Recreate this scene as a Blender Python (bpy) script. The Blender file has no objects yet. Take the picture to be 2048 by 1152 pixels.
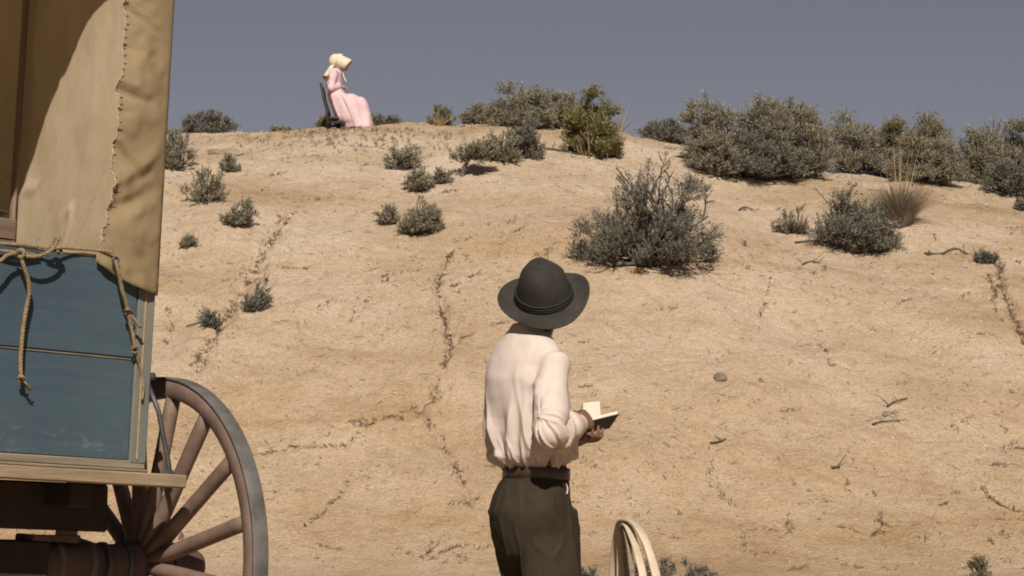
import bpy, bmesh, math, random
import numpy as np
from mathutils import Vector, Matrix
R = math.radians
SC = bpy.context.scene
COL = SC.collection

# ------------------------------------------------------------------ camera, sky, sun, exposure
F_PX = 4619.0                       # focal length in pixels of a 2048 wide picture
CAM_Z = 1.1
PITCH = math.atan(354 / F_PX)
cam_d = bpy.data.cameras.new('camera'); cam = bpy.data.objects.new('camera', cam_d); COL.objects.link(cam)
cam_d.sensor_width = 36; cam_d.lens = 36 * F_PX / 2048
cam_d.clip_start = 0.1; cam_d.clip_end = 3000
cam.location = (0, 0, CAM_Z); cam.rotation_euler = (R(90) + PITCH, 0, 0)
SC.camera = cam

SUN_DIR = Vector((-0.05, 0.76, -0.65)).normalized()      # the way the light travels
wd = bpy.data.worlds.new('World'); SC.world = wd; wd.use_nodes = True
nt = wd.node_tree; nt.nodes.clear()
sky = nt.nodes.new('ShaderNodeTexSky'); sky.sky_type = 'NISHITA'; sky.sun_disc = False
sky.sun_elevation = math.asin(-SUN_DIR.z)
sky.sun_rotation = math.atan2(-SUN_DIR.x, -SUN_DIR.y)
sky.altitude = 1800; sky.air_density = 1.0; sky.dust_density = 0.3; sky.ozone_density = 1.0
hs = nt.nodes.new('ShaderNodeHueSaturation'); hs.inputs['Saturation'].default_value = 0.30
tint = nt.nodes.new('ShaderNodeMixRGB'); tint.blend_type = 'MULTIPLY'; tint.inputs[0].default_value = 1
tint.inputs[2].default_value = (0.575, 0.555, 0.605, 1)
bgn = nt.nodes.new('ShaderNodeBackground'); bgn.inputs[1].default_value = 0.05
wo = nt.nodes.new('ShaderNodeOutputWorld')
nt.links.new(sky.outputs[0], hs.inputs['Color']); nt.links.new(hs.outputs[0], tint.inputs[1])
nt.links.new(tint.outputs[0], bgn.inputs[0]); nt.links.new(bgn.outputs[0], wo.inputs[0])

sd = bpy.data.lights.new('sun', 'SUN'); so = bpy.data.objects.new('sun', sd); COL.objects.link(so)
sd.energy = 4.9; sd.angle = R(0.53); sd.color = (1.0, 0.925, 0.835)
so.rotation_euler = SUN_DIR.to_track_quat('-Z', 'Y').to_euler(); so.location = (-3, -10, 20)
SC.view_settings.view_transform = 'Standard'; SC.view_settings.look = 'None'
SC.view_settings.exposure = 0.12; SC.view_settings.gamma = 1; SC.view_settings.use_curve_mapping = False
SC.cycles.filter_width = 1.9
SC.cycles.max_bounces = 6

# ------------------------------------------------------------------ helpers
def ray(px, py):
    """unit-depth direction through a picture point"""
    a, b = (px - 1024) / F_PX, (576 - py) / F_PX
    c, s = math.cos(PITCH), math.sin(PITCH)
    return np.array([a, c - b * s, s + b * c])
def at_depth(px, py, y):
    d = ray(px, py); return np.array([0, 0, CAM_Z]) + d * (y / d[1])

def _h(ix, iy, seed):
    n = (ix.astype(np.int64) * 374761393 + iy.astype(np.int64) * 668265263 + seed * 974634777) & 0x7fffffff
    n = ((n ^ (n >> 13)) * 1274126177) & 0x7fffffff
    return ((n ^ (n >> 16)) & 0xffff) / 65535.0 * 2 * np.pi
def perlin(x, y, seed=0):
    x = np.asarray(x, float); y = np.asarray(y, float)
    x0 = np.floor(x); y0 = np.floor(y); fx = x - x0; fy = y - y0
    u = fx * fx * fx * (fx * (fx * 6 - 15) + 10); v = fy * fy * fy * (fy * (fy * 6 - 15) + 10)
    def g(dx, dy):
        a = _h(x0 + dx, y0 + dy, seed); return np.cos(a) * (fx - dx) + np.sin(a) * (fy - dy)
    a = g(0, 0) * (1 - u) + g(1, 0) * u; b = g(0, 1) * (1 - u) + g(1, 1) * u
    return (a * (1 - v) + b * v) * 1.4
def fbm(x, y, seed=0, octaves=4, gain=0.5):
    t = 0; a = 1.0
    for i in range(octaves):
        t = t + a * perlin(x * 2 ** i, y * 2 ** i, seed + i * 17); a *= gain
    return t
def sst(a, b, x):
    t = np.clip((np.asarray(x, float) - a) / (b - a), 0, 1); return t * t * (3 - 2 * t)

def tag(o, label=None, cat=None, group=None, kind=None):
    if label: o['label'] = label
    if cat: o['category'] = cat
    if group: o['group'] = group
    if kind: o['kind'] = kind
    return o
def empty(name, loc=(0, 0, 0), rz=0.0):
    o = bpy.data.objects.new(name, None); COL.objects.link(o); o.empty_display_size = 0.1
    o.location = loc; o.rotation_euler = (0, 0, rz); return o
def link(name, me, m, parent=None, smooth=True):
    o = bpy.data.objects.new(name, me); COL.objects.link(o)
    if m is not None:
        me.materials.clear(); me.materials.append(m)
    if smooth: me.polygons.foreach_set('use_smooth', [True] * len(me.polygons))
    if parent is not None: o.parent = parent
    return o
class MB:
    """collects shapes, then links them as one mesh object"""
    def __init__(s): s.v = []; s.f = []
    def add(s, v, f):
        o = len(s.v); s.v.extend([tuple(map(float, p)) for p in v]); s.f.extend([tuple(i + o for i in q) for q in f]); return s
    def box(s, x0, x1, y0, y1, z0, z1, bev=0.004, warp=0.0, seed=1):
        bm = bmesh.new(); bmesh.ops.create_cube(bm, size=1)
        rnd = random.Random(seed)
        for q in bm.verts:
            q.co = Vector((x0 + (q.co.x + .5) * (x1 - x0), y0 + (q.co.y + .5) * (y1 - y0), z0 + (q.co.z + .5) * (z1 - z0)))
            if warp: q.co += Vector((rnd.uniform(-1, 1), rnd.uniform(-1, 1), rnd.uniform(-1, 1))) * warp
        if bev: bmesh.ops.bevel(bm, geom=list(bm.edges), offset=bev, segments=1, affect='EDGES', profile=.5)
        bm.verts.index_update()
        s.add([q.co for q in bm.verts], [[q.index for q in p.verts] for p in bm.faces]); bm.free(); return s
    def tube(s, pts, rad, n=8, flat=None, up=None, sq=1.0):
        """flat: list of (a,b) half axes per point replaces rad"""
        P = [Vector(p) for p in pts]; m = len(P)
        if not hasattr(rad, '__len__'): rad = [rad] * m
        t0 = (P[1] - P[0]).normalized()
        ref = Vector(up) if up is not None else (Vector((0, 0, 1)) if abs(t0.z) < .9 else Vector((1, 0, 0)))
        vs = []; fs = []
        a = (ref - t0 * ref.dot(t0)).normalized()
        for i in range(m):
            t = (P[min(i + 1, m - 1)] - P[max(i - 1, 0)]).normalized()
            a = (a - t * a.dot(t)); a = a.normalized() if a.length > 1e-6 else t.orthogonal().normalized()
            b = t.cross(a)
            ra, rb = (rad[i], rad[i]) if flat is None else flat[i]
            for k in range(n):
                w = 2 * math.pi * k / n
                ca, sa = math.cos(w), math.sin(w)
                if sq != 1: ca, sa = math.copysign(abs(ca) ** sq, ca), math.copysign(abs(sa) ** sq, sa)
                vs.append(P[i] + a * (ca * ra) + b * (sa * rb))
        for i in range(m - 1):
            for k in range(n):
                k2 = (k + 1) % n
                fs.append((i * n + k, i * n + k2, (i + 1) * n + k2, (i + 1) * n + k))
        fs.append(tuple(range(n - 1, -1, -1))); fs.append(tuple((m - 1) * n + k for k in range(n)))
        return s.add(vs, fs)
    def lathe(s, prof, n=32, M=None, closed_ring=False):
        """profile of (r, h) turned round Z, then moved by M"""
        vs = []; fs = []; m = len(prof)
        for r, h in prof:
            for k in range(n):
                w = 2 * math.pi * k / n; q = Vector((r * math.cos(w), r * math.sin(w), h))
                vs.append(M @ q if M is not None else q)
        for i in range(m if closed_ring else m - 1):
            j = (i + 1) % m
            for k in range(n):
                k2 = (k + 1) % n; fs.append((i * n + k, i * n + k2, j * n + k2, j * n + k))
        if not closed_ring:
            fs.append(tuple(range(n - 1, -1, -1))); fs.append(tuple((m - 1) * n + k for k in range(n)))
        return s.add(vs, fs)
    def rings(s, rs, n=28):
        """rs: list of (cx, cy, z, rx, ry); horizontal elliptical rings"""
        vs = []; fs = []; m = len(rs)
        for cx, cy, z, rx, ry in rs:
            for k in range(n):
                w = 2 * math.pi * k / n; vs.append((cx + rx * math.cos(w), cy + ry * math.sin(w), z))
        up = rs[-1][2] > rs[0][2]
        for i in range(m - 1):
            for k in range(n):
                k2 = (k + 1) % n
                q = (i * n + k, i * n + k2, (i + 1) * n + k2, (i + 1) * n + k); fs.append(q if up else q[::-1])
        a = tuple(range(n)); b = tuple((m - 1) * n + k for k in range(n))
        fs.append(a[::-1] if up else a); fs.append(b if up else b[::-1])
        return s.add(vs, fs)
    def ball(s, c, r, n=12, m=8):
        rx, ry, rz = r if hasattr(r, '__len__') else (r, r, r)
        vs = [(c[0], c[1], c[2] - rz)]; fs = []
        for i in range(1, m):
            p = -math.pi / 2 + math.pi * i / m
            for k in range(n):
                w = 2 * math.pi * k / n
                vs.append((c[0] + rx * math.cos(p) * math.cos(w), c[1] + ry * math.cos(p) * math.sin(w), c[2] + rz * math.sin(p)))
        vs.append((c[0], c[1], c[2] + rz)); T = len(vs) - 1
        for k in range(n):
            k2 = (k + 1) % n; fs.append((0, 1 + k2, 1 + k)); fs.append((T, T - n + k, T - n + k2))
            for i in range(m - 2): fs.append((1 + i * n + k, 1 + i * n + k2, 1 + (i + 1) * n + k2, 1 + (i + 1) * n + k))
        return s.add(vs, fs)
    def mesh(s, name='mesh'):
        me = bpy.data.meshes.new(name); me.from_pydata(s.v, [], s.f); me.update(); return me
    def build(s, name, m, parent=None, smooth=True): return link(name, s.mesh(name), m, parent, smooth)
    def fused(s, voxel, smooth_it=4, sub=0):
        """the collected closed shapes grown together into one continuous skin"""
        o = bpy.data.objects.new('tmp', s.mesh('tmp')); COL.objects.link(o)
        md = o.modifiers.new('r', 'REMESH'); md.mode = 'VOXEL'; md.voxel_size = voxel
        if smooth_it:
            ms = o.modifiers.new('s', 'SMOOTH'); ms.factor = .5; ms.iterations = smooth_it
        if sub:
            mu = o.modifiers.new('u', 'SUBSURF'); mu.levels = sub; mu.render_levels = sub
        dg = bpy.context.evaluated_depsgraph_get(); dg.update()
        me = bpy.data.meshes.new_from_object(o.evaluated_get(dg))
        old = o.data; bpy.data.objects.remove(o); bpy.data.meshes.remove(old)
        return me
def coords(me):
    a = np.empty(len(me.vertices) * 3); me.vertices.foreach_get('co', a); a = a.reshape(-1, 3)
    n = np.empty(len(me.vertices) * 3); me.vertices.foreach_get('normal', n); return a, n.reshape(-1, 3)
def put(me, a): me.vertices.foreach_set('co', a.ravel()); me.update()
def spline(pts, k=6):
    P = [np.array(p, float) for p in pts]; out = []
    for i in range(len(P) - 1):
        p0 = P[max(i - 1, 0)]; p1 = P[i]; p2 = P[i + 1]; p3 = P[min(i + 2, len(P) - 1)]
        for j in range(k):
            t = j / k
            out.append(.5 * ((2 * p1) + (p2 - p0) * t + (2 * p0 - 5 * p1 + 4 * p2 - p3) * t * t + (3 * p1 - p0 - 3 * p2 + p3) * t ** 3))
    out.append(P[-1]); return out

# ------------------------------------------------------------------ materials
def new_mat(name):
    m = bpy.data.materials.new(name); m.use_nodes = True; t = m.node_tree; t.nodes.clear()
    out = t.nodes.new('ShaderNodeOutputMaterial'); p = t.nodes.new('ShaderNodeBsdfPrincipled')
    t.links.new(p.outputs[0], out.inputs[0]); return m, t, p, out
def N(t, kind, **kw):
    n = t.nodes.new('ShaderNode' + kind)
    for k, v in kw.items():
        if k in n.inputs: n.inputs[k].default_value = v
        else: setattr(n, k, v)
    return n
def ramp(t, fac, stops):
    r = t.nodes.new('ShaderNodeValToRGB'); e = r.color_ramp.elements
    while len(e) < len(stops): e.new(.5)
    for q, (p, c) in zip(e, stops): q.position = p; q.color = (c[0], c[1], c[2], 1) if hasattr(c, '__len__') else (c, c, c, 1)
    t.links.new(fac, r.inputs[0]); return r
def noise(t, scale, detail=5, rough=.6, stretch=None, src=None, dist=0):
    tc = t.nodes.new('ShaderNodeTexCoord'); n = N(t, 'TexNoise', Scale=scale, Detail=detail, Roughness=rough, Distortion=dist)
    if stretch:
        mp = N(t, 'Mapping'); mp.inputs['Scale'].default_value = stretch
        t.links.new(tc.outputs['Object'], mp.inputs[0]); t.links.new(mp.outputs[0], n.inputs['Vector'])
    else: t.links.new(tc.outputs['Object'], n.inputs['Vector'])
    return n
def mix(t, a, b, fac, mode='MIX'):
    m = t.nodes.new('ShaderNodeMixRGB'); m.blend_type = mode
    for i, q in ((0, fac), (1, a), (2, b)):
        if hasattr(q, 'is_linked') or hasattr(q, 'links'): t.links.new(q, m.inputs[i])
        else: m.inputs[i].default_value = q if not hasattr(q, '__len__') else (*q, 1)
    return m.outputs[0]
def bump(t, p, h, strength=.4, dist=.01):
    b = N(t, 'Bump', Strength=strength, Distance=dist); t.links.new(h, b.inputs['Height'])
    t.links.new(b.outputs[0], p.inputs['Normal']); return b
def simple(name, c1, c2, scale=8, rough=.8, stretch=None, bstr=.3, bdist=.004, bscale=None, spec=.3, metal=0, detail=6):
    m, t, p, o = new_mat(name)
    n = noise(t, scale, detail, .65, stretch); r = ramp(t, n.outputs[0], [(.3, c1), (.7, c2)])
    t.links.new(r.outputs[0], p.inputs['Base Color']); p.inputs['Roughness'].default_value = rough
    p.inputs['Specular IOR Level'].default_value = spec; p.inputs['Metallic'].default_value = metal
    n2 = noise(t, bscale or scale * 4, 5, .6, stretch); bump(t, p, n2.outputs[0], bstr, bdist)
    return m

def earth_mat():
    m, t, p, o = new_mat('dry_earth')
    n1 = noise(t, .55, 6, .62); base = ramp(t, n1.outputs[0], [(.30, (.470, .348, .235)), (.5, (.548, .428, .310)), (.70, (.605, .495, .388))])
    n2 = noise(t, .5, 5, .6, (.35, .35, 3.0), dist=.6)
    st = ramp(t, n2.outputs[0], [(.34, (.85, .785, .67)), (.50, (1, 1, 1)), (.68, (1.05, 1.06, 1.08))])
    c = mix(t, base.outputs[0], st.outputs[0], .85, 'MULTIPLY')
    # gravelly speckle: dark grains, pale grains, damp ochre mottling
    n3 = noise(t, 34, 3, .6); g = ramp(t, n3.outputs[0], [(.30, (.50, .45, .38)), (.42, (.90, .88, .85)), (.55, (1, 1, 1)), (.72, (1.22, 1.22, 1.22))])
    c = mix(t, c, g.outputs[0], .72, 'MULTIPLY')
    n4 = noise(t, 9, 6, .72); g4 = ramp(t, n4.outputs[0], [(.32, (.70, .64, .55)), (.48, (1, 1, 1)), (.75, (1.06, 1.06, 1.07))])
    c = mix(t, c, g4.outputs[0], .55, 'MULTIPLY')
    n5 = noise(t, 3.1, 5, .7); g5 = ramp(t, n5.outputs[0], [(.34, (.84, .80, .72)), (.5, (1, 1, 1))])
    c = mix(t, c, g5.outputs[0], .7, 'MULTIPLY')
    # specks of plant litter
    v = noise(t, 20, 3, .65, None, dist=2.2); k = ramp(t, v.outputs[0], [(.265, 1.0), (.325, 0.0)])
    mk = noise(t, 1.1, 3, .6); kk = ramp(t, mk.outputs[0], [(.36, 0.15), (.60, 1.0)])
    f = mix(t, k.outputs[0], kk.outputs[0], 1.0, 'MULTIPLY')
    c = mix(t, c, (.12, .080, .045), f)
    # lower beds are more ochre, the cap paler
    tc = t.nodes.new('ShaderNodeTexCoord'); sx = t.nodes.new('ShaderNodeSeparateXYZ'); t.links.new(tc.outputs['Object'], sx.inputs[0])
    nb = noise(t, .35, 4, .6); ad = N(t, 'Math', operation='MULTIPLY_ADD'); t.links.new(nb.outputs[0], ad.inputs[0]); ad.inputs[1].default_value = 4.0; t.links.new(sx.outputs[2], ad.inputs[2])
    mr = N(t, 'MapRange'); mr.inputs[1].default_value = 7.0; mr.inputs[2].default_value = 3.0; t.links.new(ad.outputs[0], mr.inputs[0])
    c = mix(t, c, (.91, .845, .755), mr.outputs[0], 'MULTIPLY')
    t.links.new(c, p.inputs['Base Color']); p.inputs['Roughness'].default_value = .95
    p.inputs['Specular IOR Level'].default_value = .15
    h = noise(t, 26, 5, .65); h2 = noise(t, 6, 5, .6); hh = mix(t, h.outputs[0], h2.outputs[0], .4)
    bump(t, p, hh, 1.0, .085)
    return m
def canvas_mat(name, a, b, c_):
    m, t, p, o = new_mat(name)
    n = noise(t, 2.2, 6, .6); r = ramp(t, n.outputs[0], [(.3, a), (.55, b), (.75, c_)])
    n2 = noise(t, 9, 5, .6, (1, 1, .4)); r2 = ramp(t, n2.outputs[0], [(.3, (.82, .78, .70)), (.6, (1, 1, 1))])
    c = mix(t, r.outputs[0], r2.outputs[0], .6, 'MULTIPLY')
    t.links.new(c, p.inputs['Base Color']); p.inputs['Roughness'].default_value = .9; p.inputs['Specular IOR Level'].default_value = .1
    wv = noise(t, 380, 2, .5); cr = noise(t, 9, 6, .6); hh = mix(t, wv.outputs[0], cr.outputs[0], .8)
    bump(t, p, hh, .45, .012)
    tr = t.nodes.new('ShaderNodeBsdfTranslucent'); tr.inputs[0].default_value = (.68, .62, .48, 1)
    ms = N(t, 'MixShader'); ms.inputs[0].default_value = .44
    t.links.new(p.outputs[0], ms.inputs[1]); t.links.new(tr.outputs[0], ms.inputs[2]); t.links.new(ms.outputs[0], o.inputs[0])
    return m
def blue_mat():
    m, t, p, o = new_mat('weathered_blue_paint')
    n = noise(t, 1.6, 6, .6); r = ramp(t, n.outputs[0], [(.3, (.050, .078, .098)), (.55, (.063, .094, .114)), (.75, (.078, .108, .124))])
    g = noise(t, 5, 6, .7, (.5, 1, 9)); gr = ramp(t, g.outputs[0], [(.35, (.80, .82, .85)), (.6, (1, 1, 1)), (.75, (1.12, 1.10, 1.06))])
    c = mix(t, r.outputs[0], gr.outputs[0], .7, 'MULTIPLY')
    w = noise(t, 7, 8, .75, (1, 1, .6)); wk = ramp(t, w.outputs[0], [(.655, 0.0), (.72, .55)])
    c = mix(t, c, (.20, .20, .18), wk.outputs[0])
    w2 = noise(t, 13, 7, .75, (.5, 1, 2)); wk2 = ramp(t, w2.outputs[0], [(.655, 0.0), (.72, .8)])
    c = mix(t, c, (.24, .16, .085), wk2.outputs[0])
    # low edge of the tailgate is scuffed and dusty
    tc = t.nodes.new('ShaderNodeTexCoord'); sx = t.nodes.new('ShaderNodeSeparateXYZ'); t.links.new(tc.outputs['Object'], sx.inputs[0])
    mr = N(t, 'MapRange'); mr.inputs[1].default_value = 1.22; mr.inputs[2].default_value = 1.06; t.links.new(sx.outputs[2], mr.inputs[0])
    d = noise(t, 17, 7, .78, (.8, 1, 1.5)); dk = ramp(t, d.outputs[0], [(.54, 0.0), (.64, .55)])
    f = mix(t, mr.outputs[0], dk.outputs[0], 1.0, 'MULTIPLY'); c = mix(t, c, (.22, .23, .22), f)
    t.links.new(c, p.inputs['Base Color']); n9 = noise(t, .9, 3, .6); r9 = ramp(t, n9.outputs[0], [(.35, (.86, .88, .90)), (.65, (1.10, 1.08, 1.03))]); c = mix(t, c, r9.outputs[0], 1.0, 'MULTIPLY'); t.links.new(c, p.inputs['Base Color'])
    p.inputs['Roughness'].default_value = .75; p.inputs['Specular IOR Level'].default_value = .25
    h = noise(t, 10, 6, .7, (.5, 1, 10)); bump(t, p, h.outputs[0], .3, .003)
    return m
def leaf_mat(name, dark, mid, light):
    m, t, p, o = new_mat(name)
    gi = t.nodes.new('ShaderNodeNewGeometry'); r = ramp(t, gi.outputs['Random Per Island'], [(0, dark), (.55, mid), (1, light)])
    t.links.new(r.outputs[0], p.inputs['Base Color']); p.inputs['Roughness'].default_value = .8; p.inputs['Specular IOR Level'].default_value = .15
    return m

M = {}
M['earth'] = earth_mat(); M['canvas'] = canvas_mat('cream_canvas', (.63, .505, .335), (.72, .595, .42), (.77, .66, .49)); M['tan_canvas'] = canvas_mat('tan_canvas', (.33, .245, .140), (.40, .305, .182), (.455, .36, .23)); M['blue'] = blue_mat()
M['pale_wood'] = simple('weathered_board', (.17, .118, .072), (.34, .255, .16), 5, .85, (.6, 6, 9), .5, .004)
M['grey_wood'] = simple('grey_board', (.15, .12, .085), (.27, .215, .145), 6, .85, (.5, 6, 9), .5, .004)
M['bare_edge'] = simple('bare_wood_edge', (.27, .185, .10), (.38, .28, .16), 20, .85)
M['worn_edge'] = simple('worn_seam_edge', (.12, .10, .07), (.27, .205, .13), 9, .85)
M['stile'] = simple('rubbed_blue_post', (.075, .10, .11), (.17, .16, .13), 7, .8, (1, 1, .25), .4, .003)
M['bow'] = simple('bent_bow_wood', (.17, .11, .075), (.29, .20, .14), 7, .7, (1, 1, .2), .3, .003)
M['felloe'] = simple('faded_red_brown_wood', (.170, .112, .085), (.280, .195, .155), 6, .7, None, .4, .004)
M['spoke'] = simple('faded_brown_spoke', (.110, .073, .054), (.215, .145, .108), 9, .65, None, .4, .004)
M['hub'] = simple('worn_red_brown_hub', (.060, .042, .034), (.135, .078, .058), 7, .7, None, .5, .004)
M['iron'] = simple('worn_iron', (.060, .056, .052), (.150, .138, .125), 9, .7, None, .6, .004, spec=.35, metal=.0)
M['dark_iron'] = simple('dark_iron', (.045, .045, .048), (.10, .098, .095), 14, .5, None, .4, .003, spec=.5, metal=.3)
M['dark_wood'] = simple('dark_axle_wood', (.022, .016, .013), (.046, .032, .025), 6, .8, (1, 1, 1), .4, .004)
M['rope'] = simple('hemp_rope', (.155, .108, .055), (.33, .245, .135), 60, .9, None, .8, .003, 160)
M['thread'] = simple('pale_thread', (.36, .30, .21), (.50, .43, .33), 60, .9)
M['straw_wood'] = simple('pale_peeled_wood', (.38, .295, .20), (.66, .55, .42), 9, .75, (1, 1, .3), .6, .004)
M['twig'] = simple('grey_twig', (.065, .055, .043), (.16, .135, .105), 12, .9)
M['twig_dark'] = simple('dark_twig', (.045, .040, .034), (.12, .105, .085), 12, .9)
M['litter'] = simple('brown_litter_crack_dark', (.075, .052, .032), (.21, .145, .09), 9, .95)  # scattered litter, and the dark strands imitating shade in the cracks
M['sage'] = leaf_mat('sage_leaf', (.105, .098, .070), (.205, .183, .128), (.335, .293, .200))
M['sage_dark'] = leaf_mat('dark_sage_leaf', (.078, .075, .060), (.145, .136, .108), (.235, .215, .165))
M['green'] = leaf_mat('rabbitbrush_leaf', (.080, .076, .028), (.160, .142, .055), (.245, .210, .095))
M['olive'] = leaf_mat('olive_leaf', (.090, .080, .045), (.185, .16, .092), (.285, .24, .145))
M['straw'] = leaf_mat('straw_blade', (.17, .115, .06), (.33, .235, .13), (.48, .37, .23))
M['straw_grey'] = leaf_mat('grey_straw_blade', (.125, .10, .072), (.24, .19, .132), (.35, .285, .20))
M['stone'] = simple('grey_stone', (.13, .105, .08), (.24, .19, .145), 12, .9, None, .6, .01)
M['tanstone'] = simple('tan_stone', (.20, .155, .105), (.31, .24, .165), 9, .9, None, .6, .01)
M['pebble'] = leaf_mat('pebble_earth', (.26, .175, .095), (.40, .285, .17), (.56, .45, .33))
M['shirt'] = simple('cream_cotton', (.545, .458, .400), (.610, .525, .465), 6, .9, None, .35, .003, 240, spec=.1)
_t = M['shirt'].node_tree; _p = _t.nodes['Principled BSDF']; _src = _p.inputs['Base Color'].links[0].from_socket
_n = noise(_t, 3.5, 6, .65); _r = ramp(_t, _n.outputs[0], [(.34, (.86, .81, .74)), (.52, (1, 1, 1))]); _t.links.new(mix(_t, _src, _r.outputs[0], .7, 'MULTIPLY'), _p.inputs['Base Color'])
M['trousers'] = simple('dark_olive_wool', (.030, .0230, .0142), (.045, .0355, .0230), 8, .92, None, .5, .002, 260, spec=.12)
M['belt'] = simple('brown_leather', (.032, .018, .012), (.066, .037, .025), 20, .38, None, .3, .002, spec=.5)
M['felt'] = simple('charcoal_felt', (.028, .0245, .021), (.058, .051, .045), 6, .95, None, .4, .002, 200, spec=.1)
M['cordblack'] = simple('braided_black_cord', (.010, .009, .008), (.022, .019, .017), 60, .6)
M['skin'] = simple('tanned_skin', (.16, .075, .043), (.23, .112, .068), 14, .55, None, .25, .002, 90, spec=.35)
M['fair_skin'] = simple('fair_skin', (.38, .23, .16), (.46, .29, .21), 14, .55)
M['hair'] = simple('dark_hair', (.012, .009, .007), (.035, .024, .018), 60, .6, (1, 1, .2))
M['boot'] = simple('brown_boot', (.03, .02, .014), (.06, .04, .028), 12, .6)
M['cover'] = simple('dark_book_cover', (.012, .010, .009), (.026, .021, .018), 30, .5, None, .3, .002)
M['page'] = simple('cream_paper', (.56, .485, .385), (.65, .575, .47), 40, .85)
M['dress'] = simple('pale_pink_cotton', (.575, .405, .415), (.665, .49, .49), 5, .9, None, .3, .004, 90, spec=.1)
M['bonnet'] = simple('cream_cotton_bonnet', (.57, .485, .355), (.67, .59, .455), 7, .9, None, .3, .004, 90, spec=.1)
M['chair'] = simple('dark_chair_wood', (.028, .022, .018), (.055, .042, .033), 14, .6)
M['crate'] = simple('old_crate_wood', (.11, .075, .05), (.22, .15, .10), 6, .85, (.5, 6, 6), .5, .004)
M['tin'] = simple('dull_tin', (.10, .085, .07), (.19, .165, .135), 9, .5, metal=.4)

# ------------------------------------------------------------------ the hillside
SKY_X = [-400, 150, 340, 460, 600, 690, 740, 850, 950, 1100, 1200, 1300, 1380, 1500, 1650, 1850, 1960, 2048, 2500]
SKY_Y = [320, 280, 270, 268, 261, 258, 254, 249, 247, 253, 262, 278, 292, 316, 338, 356, 366, 384, 430]
_s = np.linspace(-3, 140, 2861)
_slope = .50 * sst(-1.2, 1.6, _s) * (1 - 1.30 * sst(4.5, 23, _s)) * (1 - sst(40, 80, _s))
_prof = np.concatenate([[0], np.cumsum((_slope[1:] + _slope[:-1]) * .5 * (_s[1] - _s[0]))])
def hill0(x, y):
    off = .5 * perlin(x * .12 + 3.1, y * 0 + .5, 5) + .03 * x
    return np.interp(y - 22.2 - off, _s, _prof)
_az = np.linspace(-.36, .36, 289); _yy = np.linspace(25, 60, 500); _k = []
for a in _az:
    T = (930 - np.interp(1024 + a * F_PX, SKY_X, SKY_Y)) / F_PX
    z = hill0(a * _yy, _yy); ok = z > 1.5
    _k.append(np.min((T * _yy[ok] + CAM_Z) / z[ok]))
_k = np.convolve(np.pad(np.array(_k), 5, 'edge'), np.ones(11) / 11, 'valid')
def hill1(x, y):
    x = np.asarray(x, float); y = np.asarray(y, float)
    k = np.interp(x / np.maximum(y, 12.0), _az, _k)
    z = hill0(x, y) * k
    on = sst(.15, 1.6, z)
    crest = 1 - .75 * sst(33, 38, y)
    z = z + on * crest * (.16 * perlin(x * .33, y * .33, 11) + .09 * perlin(x * .9, y * .8, 12))
    # tilted ground under the wagon
    z = z + .055 * np.clip(-(x + 1.36), -.4, 2.5) * np.exp(-((y - 8.2) / 4) ** 2) * sst(-1.0, -1.5, x)
    return z
def ground_hit(px, py):
    d = ray(px, py); yy = np.linspace(16, 46, 6001); x = d[0] / d[1] * yy; zz = CAM_Z + d[2] / d[1] * yy
    h = hill1(x, yy); hit = np.nonzero(h >= zz)[0]
    if len(hit): i = hit[0]
    else: i = int(np.argmin(zz - h)); i = min(i + 120, 6000)       # just over the crest
    return np.array([x[i], yy[i], h[i]])

RILLS = [  # picture polyline, half width m, depth m
    ([(575, 425), (548, 470), (528, 500), (505, 545), (482, 590), (455, 628), (425, 668), (405, 712), (385, 735)], .085, .085),
    ([(640, 395), (600, 410), (575, 428)], .05, .035),
    ([(903, 500), (882, 545), (876, 580), (890, 640), (903, 700), (882, 745), (868, 786)], .040, .080),
    ([(905, 575), (930, 560), (965, 540)], .03, .05), ([(903, 695), (918, 680), (940, 665)], .03, .05),
    ([(868, 786), (845, 812), (822, 828), (780, 832), (735, 842), (690, 848)], .05, .055),
    ([(735, 842), (690, 890), (620, 893), (560, 898), (515, 905)], .04, .04),
    ([(845, 812), (870, 870), (900, 905), (925, 960), (945, 1010)], .035, .045),
    ([(1860, 508), (1900, 505), (1945, 503), (1985, 514), (2000, 530), (1996, 560)], .045, .08),
    ([(1985, 514), (2030, 520), (2060, 545)], .04, .06),
    ([(1996, 560), (2015, 600), (2030, 640), (2052, 690)], .05, .08),
    ([(1975, 545), (1990, 585), (1985, 610)], .04, .05),
    ([(1965, 975), (2000, 1005), (2048, 1030)], .035, .04), ([(1995, 1060), (2020, 1080), (2040, 1085)], .03, .04),
    ([(1745, 975), (1760, 1000), (1755, 1010)], .025, .03), ([(1120, 480), (1085, 500), (1040, 540)], .05, .03),
    ([(700, 960), (640, 1030), (600, 1060)], .03, .03), ([(780, 560), (745, 590), (700, 640)], .035, .03),
    ([(330, 690), (345, 640), (335, 615)], .03, .04), ([(1540, 560), (1535, 600), (1520, 640)], .03, .03),
    ([(1650, 690), (1655, 730), (1700, 738)], .03, .04), ([(1480, 420), (1540, 418), (1580, 425)], .02, .02),
]
def axis(lo, hi, a, b, fine, grow):
    mid = list(np.arange(a, b + 1e-6, fine)); d = fine; x = b; up = []
    while x < hi: d *= grow; x += d; up.append(x)
    d = fine; x = a; dn = []
    while x > lo: d *= grow; x -= d; dn.append(x)
    return np.array(dn[::-1] + mid + up)
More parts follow.
